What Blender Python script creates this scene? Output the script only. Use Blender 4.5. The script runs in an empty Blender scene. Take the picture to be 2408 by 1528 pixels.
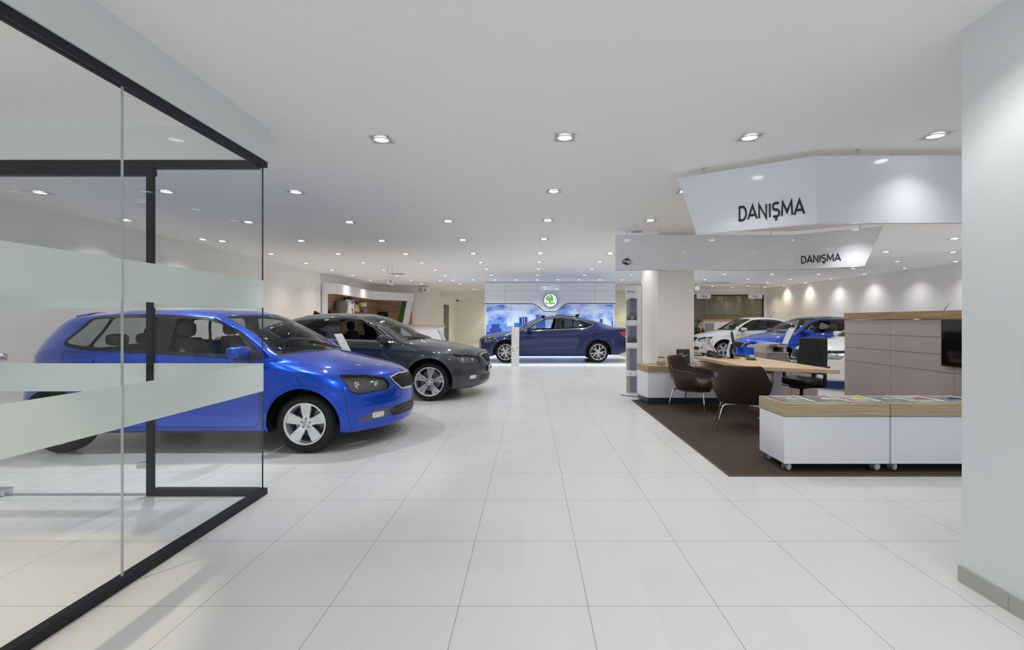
import bpy, bmesh, math, random
import numpy as np
from mathutils import Vector, Matrix
from mathutils.bvhtree import BVHTree
random.seed(7)
SC = bpy.context.scene
COL = SC.collection
PI = math.pi

# ---------------------------------------------------------------- calibration
F = 1030.0; VX = 1247.0; VY = 755.0; H = 1.323; CEIL = 2.80
def P(px, py, Y):            # pixel + depth -> world point
    return ((px-VX)*Y/F, Y, H-(py-VY)*Y/F)
def onceil(px, py):
    Y = F*(CEIL-H)/(VY-py)
    return ((px-VX)*Y/F, Y)

# ---------------------------------------------------------------- materials
def lin(c):
    return tuple((x/12.92 if x <= .04045 else ((x+.055)/1.055)**2.4) for x in c)
def hexc(r, g, b): return lin((r/255, g/255, b/255))
MATS = {}
def mat(name, col=(.8, .8, .8), rough=.5, metal=0., spec=.5, coat=0., emit=None, estr=0., alpha=1., coat_rough=.03):
    m = bpy.data.materials.new(name); m.use_nodes = True
    b = m.node_tree.nodes['Principled BSDF']
    b.inputs['Base Color'].default_value = (*col, 1)
    b.inputs['Roughness'].default_value = rough
    b.inputs['Metallic'].default_value = metal
    b.inputs['Specular IOR Level'].default_value = spec
    b.inputs['Coat Weight'].default_value = coat
    b.inputs['Coat Roughness'].default_value = coat_rough
    if emit is not None:
        b.inputs['Emission Color'].default_value = (*emit, 1)
        b.inputs['Emission Strength'].default_value = estr
    MATS[name] = m
    return m
def nodes(m):
    nt = m.node_tree
    return nt, nt.nodes, nt.links, nt.nodes.get('Principled BSDF')
def noise_col(m, c1, c2, scale=(1, 1, 1), nscale=5., detail=4., lo=.35, hi=.65, bump=0., rough2=None):
    nt, N, L, b = nodes(m)
    tc = N.new('ShaderNodeTexCoord'); mp = N.new('ShaderNodeMapping')
    mp.inputs['Scale'].default_value = scale
    no = N.new('ShaderNodeTexNoise'); no.inputs['Scale'].default_value = nscale; no.inputs['Detail'].default_value = detail
    rp = N.new('ShaderNodeValToRGB')
    rp.color_ramp.elements[0].position = lo; rp.color_ramp.elements[1].position = hi
    rp.color_ramp.elements[0].color = (*c1, 1); rp.color_ramp.elements[1].color = (*c2, 1)
    L.new(tc.outputs['Object'], mp.inputs['Vector']); L.new(mp.outputs['Vector'], no.inputs['Vector'])
    L.new(no.outputs['Fac'], rp.inputs['Fac']); L.new(rp.outputs['Color'], b.inputs['Base Color'])
    if bump:
        bp = N.new('ShaderNodeBump'); bp.inputs['Strength'].default_value = bump; bp.inputs['Distance'].default_value = .002
        L.new(no.outputs['Fac'], bp.inputs['Height']); L.new(bp.outputs['Normal'], b.inputs['Normal'])
    return m
def glass_mat(name, tint=(.9, .93, .92), refl=1., rough=0., ior=1.45):
    m = bpy.data.materials.new(name); m.use_nodes = True
    nt = m.node_tree; N = nt.nodes; L = nt.links; N.clear()
    out = N.new('ShaderNodeOutputMaterial'); mx = N.new('ShaderNodeMixShader')
    tr = N.new('ShaderNodeBsdfTransparent'); tr.inputs['Color'].default_value = (*tint, 1)
    gl = N.new('ShaderNodeBsdfGlossy'); gl.inputs['Roughness'].default_value = rough
    # Schlick reflectance from the absolute view angle, so both faces of a sheet behave alike
    ge = N.new('ShaderNodeNewGeometry'); dt = N.new('ShaderNodeVectorMath'); dt.operation = 'DOT_PRODUCT'
    L.new(ge.outputs['Normal'], dt.inputs[0]); L.new(ge.outputs['Incoming'], dt.inputs[1])
    def mth(op, a, b):
        n = N.new('ShaderNodeMath'); n.operation = op
        for k, q in ((0, a), (1, b)):
            if q is None: continue
            if isinstance(q, (int, float)): n.inputs[k].default_value = q
            else: L.new(q, n.inputs[k])
        return n.outputs[0]
    f0 = ((ior-1)/(ior+1))**2*refl
    cs = mth('ABSOLUTE', dt.outputs['Value'], None); om = mth('SUBTRACT', 1.0, cs); p5 = mth('POWER', om, 5.0)
    fr = mth('ADD', mth('MULTIPLY', p5, (1-f0)*min(1., .5+.5*refl)), f0); L.new(fr, mx.inputs[0])
    L.new(tr.outputs[0], mx.inputs[1]); L.new(gl.outputs[0], mx.inputs[2]); L.new(mx.outputs[0], out.inputs['Surface'])
    MATS[name] = m
    return m

def build_mats():
    W = hexc(232, 232, 232)
    mat('wall', (.87, .845, .825), .65, spec=.2)
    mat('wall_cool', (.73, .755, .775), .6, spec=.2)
    mat('wall_cream', (.86, .84, .76), .65, spec=.2)
    mat('ceiling', (.90, .90, .90), .8, spec=.1)
    # floor : 600 mm tiles with thin grout
    m = mat('floor_tiles', (.70, .70, .68), .22, spec=.45)
    nt, N, L, b = nodes(m)
    tc = N.new('ShaderNodeTexCoord'); sp = N.new('ShaderNodeSeparateXYZ'); L.new(tc.outputs['Object'], sp.inputs[0])
    outs = []
    for ax, off in (('X', -.332), ('Y', 2.034)):
        a = N.new('ShaderNodeMath'); a.operation = 'SUBTRACT'; a.inputs[1].default_value = off-.3
        L.new(sp.outputs[ax], a.inputs[0])
        d = N.new('ShaderNodeMath'); d.operation = 'DIVIDE'; d.inputs[1].default_value = .6; L.new(a.outputs[0], d.inputs[0])
        f = N.new('ShaderNodeMath'); f.operation = 'FRACT'; L.new(d.outputs[0], f.inputs[0])
        s = N.new('ShaderNodeMath'); s.operation = 'SUBTRACT'; s.inputs[1].default_value = .5; L.new(f.outputs[0], s.inputs[0])
        ab = N.new('ShaderNodeMath'); ab.operation = 'ABSOLUTE'; L.new(s.outputs[0], ab.inputs[0])
        lt = N.new('ShaderNodeMath'); lt.operation = 'LESS_THAN'; lt.inputs[1].default_value = .0023; L.new(ab.outputs[0], lt.inputs[0])
        fl = N.new('ShaderNodeMath'); fl.operation = 'FLOOR'; L.new(d.outputs[0], fl.inputs[0])
        outs.append((lt, fl))
    mxm = N.new('ShaderNodeMath'); mxm.operation = 'MAXIMUM'; L.new(outs[0][0].outputs[0], mxm.inputs[0]); L.new(outs[1][0].outputs[0], mxm.inputs[1])
    cb = N.new('ShaderNodeCombineXYZ'); L.new(outs[0][1].outputs[0], cb.inputs[0]); L.new(outs[1][1].outputs[0], cb.inputs[1])
    wn = N.new('ShaderNodeTexWhiteNoise'); wn.noise_dimensions = '2D'; L.new(cb.outputs[0], wn.inputs['Vector'])
    no = N.new('ShaderNodeTexNoise'); no.inputs['Scale'].default_value = 1.3; no.inputs['Detail'].default_value = 5
    L.new(tc.outputs['Object'], no.inputs['Vector'])
    ad = N.new('ShaderNodeMath'); ad.operation = 'ADD'; L.new(wn.outputs['Value'], ad.inputs[0]); L.new(no.outputs['Fac'], ad.inputs[1])
    rp = N.new('ShaderNodeValToRGB'); rp.color_ramp.elements[0].position = .2; rp.color_ramp.elements[1].position = 1.4
    rp.color_ramp.elements[0].color = (.69, .69, .68, 1); rp.color_ramp.elements[1].color = (.735, .735, .725, 1)
    L.new(ad.outputs[0], rp.inputs['Fac'])
    mc = N.new('ShaderNodeMix'); mc.data_type = 'RGBA'
    L.new(mxm.outputs[0], mc.inputs[0]); L.new(rp.outputs['Color'], mc.inputs[6]); mc.inputs[7].default_value = (.20, .20, .195, 1)
    L.new(mc.outputs[2], b.inputs['Base Color'])
    rr = N.new('ShaderNodeMapRange'); rr.inputs[3].default_value = .20; rr.inputs[4].default_value = .30
    L.new(no.outputs['Fac'], rr.inputs[0]); L.new(rr.outputs[0], b.inputs['Roughness'])
    # woods
    noise_col(mat('oak_x', rough=.45), hexc(150, 120, 88), hexc(196, 164, 126), (1.2, 2.2, 34), 2.2, 6, .3, .7)
    noise_col(mat('oak_y', rough=.45), hexc(158, 126, 92), hexc(202, 170, 130), (2.2, 1.2, 34), 2.2, 6, .3, .7)
    noise_col(mat('oak_pale', rough=.45), hexc(158, 138, 106), hexc(196, 178, 144), (1.0, 1.6, 40), 2.2, 6, .3, .7)
    noise_col(mat('oak_wall', rough=.5), hexc(118, 92, 66), hexc(170, 138, 104), (1.0, 1.0, 14), 1.6, 6, .3, .7)
    noise_col(mat('carpet', rough=.95, spec=.1), hexc(66, 58, 52), hexc(84, 74, 66), (1, 1, 1), 120, 2, .3, .7, bump=.3)
    mat('carpet_edge', hexc(74, 70, 62), .6)
    mat('white_lacquer', (.84, .85, .92), .25, spec=.4, coat=.2)
    mat('white_panel', (.90, .91, .95), .18, spec=.5, coat=.5)
    mat('sign_panel', (.80, .82, .89), .12, spec=.5, coat=.4)
    mat('warm_panel', hexc(196, 184, 184), .35)
    mat('pink_grey', (.62, .53, .515), .5)
    mat('anthracite', hexc(48, 52, 58), .35, metal=.3)
    mat('dark_frame', hexc(20, 23, 30), .5, spec=.3)
    mat('black', (.008, .008, .009), .4)
    mat('black_gloss', (.006, .006, .007), .08, coat=.5)
    mat('screen', (.004, .004, .005), .1, coat=.3)
    mat('black_text', (.006, .007, .01), .5)
    mat('rubber', (.014, .014, .015), .62)
    mat('tyre', (.009, .009, .0095), .6, spec=.3)
    mat('chrome', (.82, .83, .84), .08, metal=1)
    mat('steel', (.62, .63, .65), .28, metal=1)
    mat('alloy', (.66, .67, .69), .3, metal=.85)
    mat('alloy_bright', (.80, .81, .83), .25, metal=.75)
    mat('brake', (.22, .21, .20), .4, metal=.9)
    noise_col(mat('leather_brown', rough=.42, spec=.4), hexc(42, 28, 26), hexc(52, 36, 33), (1, 1, 1), 60, 2, .3, .7, bump=.06)
    noise_col(mat('leather_black', rough=.4, spec=.4), (.008, .008, .008), (.014, .013, .013), (1, 1, 1), 60, 2, .3, .7, bump=.05)
    mat('grey_light', (.55, .55, .58), .4)
    mat('grey_mid', (.30, .30, .31), .45)
    mat('grey_dark', (.09, .09, .095), .45)
    mat('putty', hexc(190, 182, 172), .45)
    mat('putty_dark', hexc(150, 142, 138), .45)
    mat('paper', (.80, .80, .80), .5)
    mat('stand_white', (.80, .81, .83), .3)
    mat('skin', hexc(200, 150, 122), .5)
    mat('suit', hexc(30, 31, 38), .7)
    mat('hair', (.012, .010, .009), .6)
    mat('shirt', (.78, .78, .80), .6)
    mat('green_panel', hexc(64, 122, 48), .4)
    mat('logo_green', hexc(110, 190, 70), .4, emit=hexc(120, 205, 80), estr=.35)
    mat('logo_white', (.9, .9, .92), .4, emit=(.9, .93, 1), estr=.55)
    mat('halo', (.9, .92, 1), .5, emit=(.85, .9, 1), estr=.75)
    mat('lamp_white', (1, 1, 1), .5, emit=(1, .99, .97), estr=9)
    mat('lamp_warm', (1, 1, 1), .5, emit=(1, .86, .68), estr=9)
    mat('lamp_blue', (1, 1, 1), .5, emit=(.86, .92, 1), estr=9)
    mat('lamp_dim', (1, 1, 1), .5, emit=(1, .99, .97), estr=1.2)
    mat('led_strip', (1, 1, 1), .5, emit=(.75, .85, 1), estr=1.6)
    mat('can_grey', (.42, .42, .43), .4)
    mat('can_white', (.80, .80, .80), .5)
    glass_mat('partition_glass', (.982, .992, .987), .32)
    glass_mat('car_glass', (.62, .66, .66), 1.3)
    glass_mat('car_glass_dark', (.22, .25, .26), 1.3)
    glass_mat('windscreen_glass', (.52, .57, .56), 1.5)
    glass_mat('lens', (.85, .87, .88), 1.3)
    glass_mat('lens_dark', (.42, .43, .45), 1.4)
    glass_mat('acrylic', (.92, .93, .93), .8)
    glass_mat('office_glass', (.66, .68, .60), 1.2)
    mat('base_tile', hexc(168, 170, 160), .3)
    mat('olive_glass', hexc(98, 98, 82), .06, spec=.6)
    mat('glass_edge', hexc(176, 180, 186), .2, spec=.6); mat('glass_edge_dark', hexc(26, 44, 42), .2)
    mat('sign_flat', (.80, .80, .80), .4)
    mat('exit_white', (.8, .9, .85), .5, emit=(.7, 1, .85), estr=.5); mat('exit_green', hexc(10, 110, 70), .5)
    # frosted film
    m = bpy.data.materials.new('frosted'); m.use_nodes = True; MATS['frosted'] = m
    nt = m.node_tree; N = nt.nodes; L = nt.links; N.clear()
    out = N.new('ShaderNodeOutputMaterial'); mx = N.new('ShaderNodeMixShader'); mx.inputs[0].default_value = .5
    tl = N.new('ShaderNodeBsdfTranslucent'); tl.inputs['Color'].default_value = (.90, .95, .93, 1)
    df = N.new('ShaderNodeBsdfDiffuse'); df.inputs['Color'].default_value = (.84, .89, .87, 1)
    L.new(tl.outputs[0], mx.inputs[1]); L.new(df.outputs[0], mx.inputs[2]); L.new(mx.outputs[0], out.inputs['Surface'])
    # car paints
    def paint(n, c, metal=.45, rough=.32):
        mat(n, c, rough, metal=metal, coat=.85, coat_rough=.015, spec=.2)
    paint('paint_blue', (.0004, .062, .60), .7, .32)
    paint('paint_grey', (.042, .050, .064), .55, .38)
    paint('paint_navy', (.006, .018, .10), .5, .38)
    paint('paint_white', (.80, .81, .82), 0, .35)
    mat('trim_black', (.009, .009, .010), .42, spec=.35)
    mat('grille_black', (.010, .010, .011), .35)
    mat('lamp_chrome', (.75, .76, .78), .12, metal=1)
    mat('tail_red', hexc(190, 14, 18), .15, coat=.6, emit=(.6, .02, .02), estr=.15)
    mat('cabin_dark', (.022, .022, .023), .7)
    mat('seat_dark', (.02, .02, .021), .75)
    mat('seat_beige', hexc(150, 138, 122), .7)
    mat('seat_grey', hexc(104, 100, 96), .7)
    mat('energy_green', hexc(80, 170, 70), .5); mat('energy_yellow', hexc(235, 215, 60), .5); mat('energy_red', hexc(215, 70, 40), .5)
    mat('print_grey', hexc(170, 172, 176), .5)
    mat('plant_green', hexc(70, 110, 60), .5)
    noise_col(mat('wicker', rough=.7), hexc(150, 140, 128), hexc(226, 220, 210), (1, 1, 1), 45, 3, .35, .6, bump=.4)

# ---------------------------------------------------------------- objects
def tag(o, label=None, cat=None, group=None, kind=None):
    if label: o['label'] = label
    if cat: o['category'] = cat
    if group: o['group'] = group
    if kind: o['kind'] = kind
    return o
def thing(name, label, cat, loc=(0, 0, 0), rz=0., group=None):
    o = bpy.data.objects.new(name, None); COL.objects.link(o)
    o.empty_display_size = .05
    o.location = loc; o.rotation_euler = (0, 0, rz)
    return tag(o, label, cat, group)
def mesh_obj(name, verts, faces, material, parent=None, smooth=False, loc=(0, 0, 0), rot=(0, 0, 0), bevel=0., bseg=2, subsurf=0, solid=0., normals=None, autosm=None):
    me = bpy.data.meshes.new(name)
    me.from_pydata([tuple(v) for v in verts], [], [tuple(int(i) for i in f) for f in faces])
    me.validate(); me.update()
    if material is not None: me.materials.append(MATS[material] if isinstance(material, str) else material)
    o = bpy.data.objects.new(name, me); COL.objects.link(o)
    o.location = loc; o.rotation_euler = rot
    if parent is not None: o.parent = parent
    if smooth:
        me.polygons.foreach_set('use_smooth', [True]*len(me.polygons))
        if autosm is not None:
            bm = bmesh.new(); bm.from_mesh(me)
            for e in bm.edges:
                if len(e.link_faces) == 2 and e.calc_face_angle(0) > autosm: e.smooth = False
            bm.to_mesh(me); bm.free()
    if normals is not None:
        me.normals_split_custom_set_from_vertices([tuple(n) for n in normals])
    if solid:
        md = o.modifiers.new('solid', 'SOLIDIFY'); md.thickness = solid; md.offset = 0
    if bevel:
        md = o.modifiers.new('bevel', 'BEVEL'); md.width = bevel; md.segments = bseg; md.limit_method = 'ANGLE'; md.angle_limit = .6
    if subsurf:
        md = o.modifiers.new('sub', 'SUBSURF'); md.levels = subsurf; md.render_levels = subsurf
    return o
class MB:
    """collects simple shapes into ONE mesh"""
    def __init__(s): s.v = []; s.f = []
    def add(s, v, f):
        n = len(s.v); s.v += [tuple(x) for x in v]; s.f += [tuple(i+n for i in q) for q in f]; return s
    def box(s, a, b, M=None):
        x0, y0, z0 = a; x1, y1, z1 = b
        v = [(x0, y0, z0), (x1, y0, z0), (x1, y1, z0), (x0, y1, z0), (x0, y0, z1), (x1, y0, z1), (x1, y1, z1), (x0, y1, z1)]
        if M is not None: v = [M @ Vector(p) for p in v]
        return s.add(v, [(0, 3, 2, 1), (4, 5, 6, 7), (0, 1, 5, 4), (1, 2, 6, 5), (2, 3, 7, 6), (3, 0, 4, 7)])
    def prism(s, poly, z0, z1, M=None, flip=False):
        n = len(poly)
        v = [(x, y, z0) for x, y in poly]+[(x, y, z1) for x, y in poly]
        if M is not None: v = [M @ Vector(p) for p in v]
        f = [tuple(reversed(range(n))), tuple(range(n, 2*n))]+[(i, (i+1) % n, n+(i+1) % n, n+i) for i in range(n)]
        return s.add(v, f)
    def tube(s, pts, r, n=8, caps=True):
        pts = [Vector(p) for p in pts]; rs = r if isinstance(r, (list, tuple)) else [r]*len(pts)
        t = (pts[1]-pts[0]).normalized()
        up = Vector((0, 0, 1)) if abs(t.z) < .9 else Vector((1, 0, 0))
        a = t.cross(up).normalized(); rings = []
        for i, p in enumerate(pts):
            if i == 0: d = pts[1]-p
            elif i == len(pts)-1: d = p-pts[i-1]
            else: d = (pts[i+1]-p).normalized()+(p-pts[i-1]).normalized()
            d.normalize(); a = (a-d*a.dot(d)).normalized(); b = d.cross(a)
            rings.append([p+(a*math.cos(2*PI*k/n)+b*math.sin(2*PI*k/n))*rs[i] for k in range(n)])
        v = [q for rg in rings for q in rg]; f = []
        for i in range(len(pts)-1):
            for k in range(n):
                f.append((i*n+k, i*n+(k+1) % n, (i+1)*n+(k+1) % n, (i+1)*n+k))
        if caps: f += [tuple(reversed(range(n))), tuple(range((len(pts)-1)*n, len(pts)*n))]
        return s.add(v, f)
    def lathe(s, prof, n=32, M=None, closed=False, a0=0., a1=2*PI):
        full = abs(a1-a0-2*PI) < 1e-6; m = n if full else n+1
        v = []
        for k in range(m):
            a = a0+(a1-a0)*k/n; c, sn = math.cos(a), math.sin(a)
            for r, z in prof: v.append((r*c, r*sn, z))
        if M is not None: v = [M @ Vector(p) for p in v]
        p = len(prof); f = []
        for k in range(n):
            k2 = (k+1) % m
            for j in range(p if closed else p-1):
                j2 = (j+1) % p
                f.append((k*p+j, k2*p+j, k2*p+j2, k*p+j2))
        return s.add(v, f)
    def sphere(s, c, r, nu=16, nv=10, M=None):
        rx, ry, rz = r if isinstance(r, (tuple, list)) else (r, r, r); v = []; f = []
        for j in range(nv+1):
            t = PI*j/nv
            for i in range(nu):
                a = 2*PI*i/nu; v.append(Vector((rx*math.sin(t)*math.cos(a), ry*math.sin(t)*math.sin(a), rz*math.cos(t))))
        v = [(M @ p if M is not None else p)+Vector(c) for p in v]
        for j in range(nv):
            for i in range(nu): f.append((j*nu+i, (j+1)*nu+i, (j+1)*nu+(i+1) % nu, j*nu+(i+1) % nu))
        return s.add(v, f)
    def build(s, name, material, parent=None, **k): return mesh_obj(name, s.v, s.f, material, parent, **k)
def cleanup_mesh(o, dist=1e-5):
    bm = bmesh.new(); bm.from_mesh(o.data); bmesh.ops.remove_doubles(bm, verts=bm.verts, dist=dist)
    bmesh.ops.recalc_face_normals(bm, faces=bm.faces); bm.to_mesh(o.data); bm.free(); return o
def box_obj(name, a, b, material, parent=None, bevel=0., **k):
    return MB().box(a, b).build(name, material, parent, bevel=bevel, **k)
def copy_tree(o, parent=None):
    c = o.copy(); COL.objects.link(c)
    if parent is not None: c.parent = parent
    for ch in list(o.children): copy_tree(ch, c)
    return c
def struct(o): o['kind'] = 'structure'; return o
def text_mesh(body, size, extrude=0., bold=0., spacing=1., align='CENTER'):
    c = bpy.data.curves.new('txt', 'FONT'); c.body = body; c.size = size; c.extrude = extrude; c.offset = bold
    c.align_x = align; c.align_y = 'CENTER'; c.space_character = spacing; c.resolution_u = 3
    o = bpy.data.objects.new('txt', c); COL.objects.link(o)
    dg = bpy.context.evaluated_depsgraph_get(); dg.update()
    me = bpy.data.meshes.new_from_object(o.evaluated_get(dg))
    v = [tuple(x.co) for x in me.vertices]; f = [tuple(p.vertices) for p in me.polygons]
    bpy.data.objects.remove(o); bpy.data.curves.remove(c); bpy.data.meshes.remove(me)
    return v, f
def frame(origin, xdir, zdir):
    """matrix mapping local (x right, y up, z out) onto a plane in the world"""
    x = Vector(xdir).normalized(); y = Vector(zdir).normalized(); n = x.cross(y)
    M = Matrix((x, y, n)).transposed().to_4x4(); M.translation = Vector(origin); return M
def text_obj(name, body, size, M, material, parent=None, bold=0., spacing=1., depth=.002, align='CENTER', sx=1.):
    v, f = text_mesh(body, size, depth, bold, spacing, align)
    v = [M @ Vector((p[0]*sx, p[1], p[2]+depth)) for p in v]
    return mesh_obj(name, v, f, material, parent)
# stroke lettering : polylines on a 1-high grid, drawn with mitred ribbons
def arcp(cx, cy, rx, ry, a0, a1, n=10):
    return [(cx+rx*math.cos(math.radians(a0+(a1-a0)*i/n)), cy+ry*math.sin(math.radians(a0+(a1-a0)*i/n))) for i in range(n+1)]
def ribbon(pts, w, closed=False):
    n = len(pts); L = []; R = []
    for i in range(n):
        p = Vector(pts[i]).to_2d()
        a = Vector(pts[(i-1) % n]).to_2d() if (i > 0 or closed) else None
        b = Vector(pts[(i+1) % n]).to_2d() if (i < n-1 or closed) else None
        d1 = (p-a).normalized() if a is not None else None; d2 = (b-p).normalized() if b is not None else None
        if d1 is None: d1 = d2
        if d2 is None: d2 = d1
        n1 = Vector((-d1.y, d1.x)); n2 = Vector((-d2.y, d2.x)); m = (n1+n2)
        m = m.normalized() if m.length > 1e-6 else n1
        k = w/2/max(.35, m.dot(n1))
        L.append(p+m*k); R.append(p-m*k)
    f = []; m2 = n if closed else n-1
    for i in range(m2):
        j = (i+1) % n; f.append((i, n+i, n+j, j))
    return [tuple(x) for x in L+R], f
GLY = {
 'D': (.72, [([(.08, 0), (.08, 1), (.34, 1)]+arcp(.34, .5, .32, .5, 90, -90, 14)[1:]+[(.08, 0)], True)]),
 'A': (.82, [([(.02, 0), (.41, 1), (.80, 0)], False), ([(.17, .30), (.65, .30)], False)]),
 'N': (.78, [([(.08, 0), (.08, 1), (.68, 0), (.68, 1)], False)]),
 'I': (.22, [([(.11, 0), (.11, 1)], False)]),
 'S': (.64, [([(.56, .98), (.28, .99)]+arcp(.28, .75, .22, .24, 90, 270, 10)[1:]+[(.36, .51)]+arcp(.36, .26, .22, .25, 90, -90, 10)[1:]+[(.06, .02)], False)]),
 'M': (.98, [([(.06, 0), (.14, 1), (.49, .25), (.84, 1), (.92, 0)], False)]),
 'K': (.72, [([(.09, 0), (.09, 1)], False), ([(.66, 1), (.16, .5), (.68, 0)], False)]),
 'O': (.86, [(arcp(.28, .28, .2, .24, 270, 180, 5)+arcp(.28, .72, .2, .24, 180, 90, 5)+arcp(.58, .72, .2, .24, 90, 0, 5)+arcp(.58, .28, .2, .24, 0, -90, 5), True)]),
}
GLY['Ş'] = (.64, GLY['S'][1]+[([(.30, -.02), (.36, -.17), (.26, -.27)], False)])
GLY['Š'] = (.64, GLY['S'][1]+[([(.16, 1.30), (.30, 1.15), (.44, 1.30)], False)])
def stroke_text(s, size, w=.17, gap=.14, sx=1.):
    mb = MB(); x = 0.
    for ch in s:
        adv, strokes = GLY[ch]
        for pts, closed in strokes:
            if closed and pts[0] == pts[-1]: pts = pts[:-1]
            v, f = ribbon([(p[0]*sx, p[1]) for p in pts], w, closed)
            mb.add([((q[0]+x)*size, q[1]*size, 0) for q in v], f)
        x += adv*sx+gap
    wid = (x-gap)*size
    mb.v = [(v[0]-wid/2, v[1], v[2]) for v in mb.v]
    return mb, wid
def stroke_obj(name, s, size, M, material, parent=None, w=.17, gap=.14, sx=1., off=.002):
    mb, wid = stroke_text(s, size, w, gap, sx)
    return mesh_obj(name, [M @ Vector((v[0], v[1], off)) for v in mb.v], mb.f, material, parent)
def extra_mats():
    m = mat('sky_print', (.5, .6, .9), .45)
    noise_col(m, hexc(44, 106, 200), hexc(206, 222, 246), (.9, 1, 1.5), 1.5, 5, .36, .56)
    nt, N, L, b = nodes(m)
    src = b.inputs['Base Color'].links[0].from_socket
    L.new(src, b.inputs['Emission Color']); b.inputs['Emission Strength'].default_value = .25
    mat('print_blue_soft', hexc(120, 160, 224), .5); mat('print_blue_mid', hexc(66, 120, 206), .5); mat('print_blue_deep', hexc(40, 74, 160), .5); mat('print_green', hexc(150, 190, 110), .5)
    for n in ('print_blue_soft', 'print_blue_mid', 'print_blue_deep'):
        mm = MATS[n]; nt, N, L, b = nodes(mm); c = tuple(b.inputs['Base Color'].default_value)
        tc = N.new('ShaderNodeTexCoord'); w = N.new('ShaderNodeTexWave'); w.bands_direction = 'Z'; w.inputs['Scale'].default_value = 9; w.inputs['Distortion'].default_value = .3
        rp = N.new('ShaderNodeValToRGB'); rp.color_ramp.elements[0].color = tuple(x*.62 for x in c[:3])+(1,); rp.color_ramp.elements[1].color = tuple(min(1, x*1.35) for x in c[:3])+(1,)
        L.new(tc.outputs['Object'], w.inputs['Vector']); L.new(w.outputs['Fac'], rp.inputs['Fac']); L.new(rp.outputs['Color'], b.inputs['Base Color'])
    mat('brand_ink', hexc(22, 34, 64), .3); mat('platform_white', (.76, .77, .80), .3)
    mat('lilac_grey', hexc(150, 146, 168), .5); mat('logo_navy', hexc(30, 40, 90), .4); mat('teal', hexc(60, 140, 150), .5); mat('maroon', hexc(96, 30, 26), .6); mat('tan', hexc(196, 160, 112), .6)
    noise_col(mat('white_crumple', rough=.5), (.05, .05, .05), (.8, .8, .8), (1, 1, 1), 9, 3, .40, .50)
    noise_col(mat('leaflet_print', rough=.5), (.04, .04, .05), (.6, .6, .6), (1, 1, 1), 40, 3, .45, .6)
    mat('poster_dark', hexc(28, 36, 34), .35); mat('print_green', hexc(60, 120, 70), .5)
    mat('castor_grey', hexc(120, 124, 132), .4); mat('castor_face', hexc(206, 208, 208), .4); mat('desk_leg', hexc(176, 178, 190), .35)
    noise_col(mat('oak_desk', rough=.4), hexc(214, 180, 140), hexc(234, 204, 164), (14, .8, 30), 1.8, 5, .3, .7)
    mat('pink_warm', hexc(200, 184, 176), .5); mat('screen_blue', hexc(40, 50, 70), .1); mat('flag_white', hexc(226, 216, 214), .6)
    pal = {'a': ((.10, .10, .09), (.42, .43, .42)), 'b': ((.07, .07, .07), (.28, .29, .28)), 'c': ((.16, .14, .13), (.62, .60, .58)), 'd': ((.10, .10, .10), (.32, .31, .30)), 'e': ((.25, .23, .22), (.70, .68, .66)), 'f': ((.14, .13, .12), (.50, .48, .45))}
    for k, (a, b2) in pal.items(): noise_col(mat('brochure_'+k, rough=.3, spec=.5), a, b2, (3, 14, 1), 3, 4, .4, .6)
    mat('car_silver', (.5, .51, .5), .3); mat('car_white_p', (.7, .7, .69), .3); mat('car_red', hexc(150, 70, 64), .4)
# ---------------------------------------------------------------- cars
def hermite(Pc, t, tq, ghost=False):
    Pc = np.asarray(Pc, float); t = np.asarray(t, float)
    if ghost:
        m = np.array([1, -1, 1.])
        Pc = np.concatenate([Pc[1:2]*m, Pc, Pc[-2:-1]*m]); t = np.concatenate([[2*t[0]-t[1]], t, [2*t[-1]-t[-2]]])
    h = np.diff(t); d = np.diff(Pc, axis=0)/h[:, None]
    T = np.zeros_like(Pc); T[1:-1] = (h[1:, None]*d[:-1]+h[:-1, None]*d[1:])/(h[:-1]+h[1:])[:, None]; T[0] = d[0]; T[-1] = d[-1]
    i = np.clip(np.searchsorted(t, tq, side='right')-1, 0, len(t)-2)
    hh = h[i]; u = (tq-t[i])/hh; u = u[:, None]; hh = hh[:, None]
    return ((2*u**3-3*u**2+1)*Pc[i]+(u**3-2*u**2+u)*hh*T[i]+(-2*u**3+3*u**2)*Pc[i+1]+(u**3-u**2)*hh*T[i+1])
def lev(a, b, k3, k4, k5, k6, r, e):
    """control row : front centre a=(x,z), front corner b=(setback,y,z), side keys, rear corner r=(setback,y,z), rear centre e=(x,z)"""
    xf, zf = a; sf, yf, zk = b; xr, zr = e; sr, yr, zr2 = r
    return [(xf, 0, zf), (xf-.24*sf, .5*yf, zf+(zk-zf)*.25), (xf-sf, yf, zk), k3, k4, k5, k6, (xr+sr, yr, zr2), (xr, 0, zr)]
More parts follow.
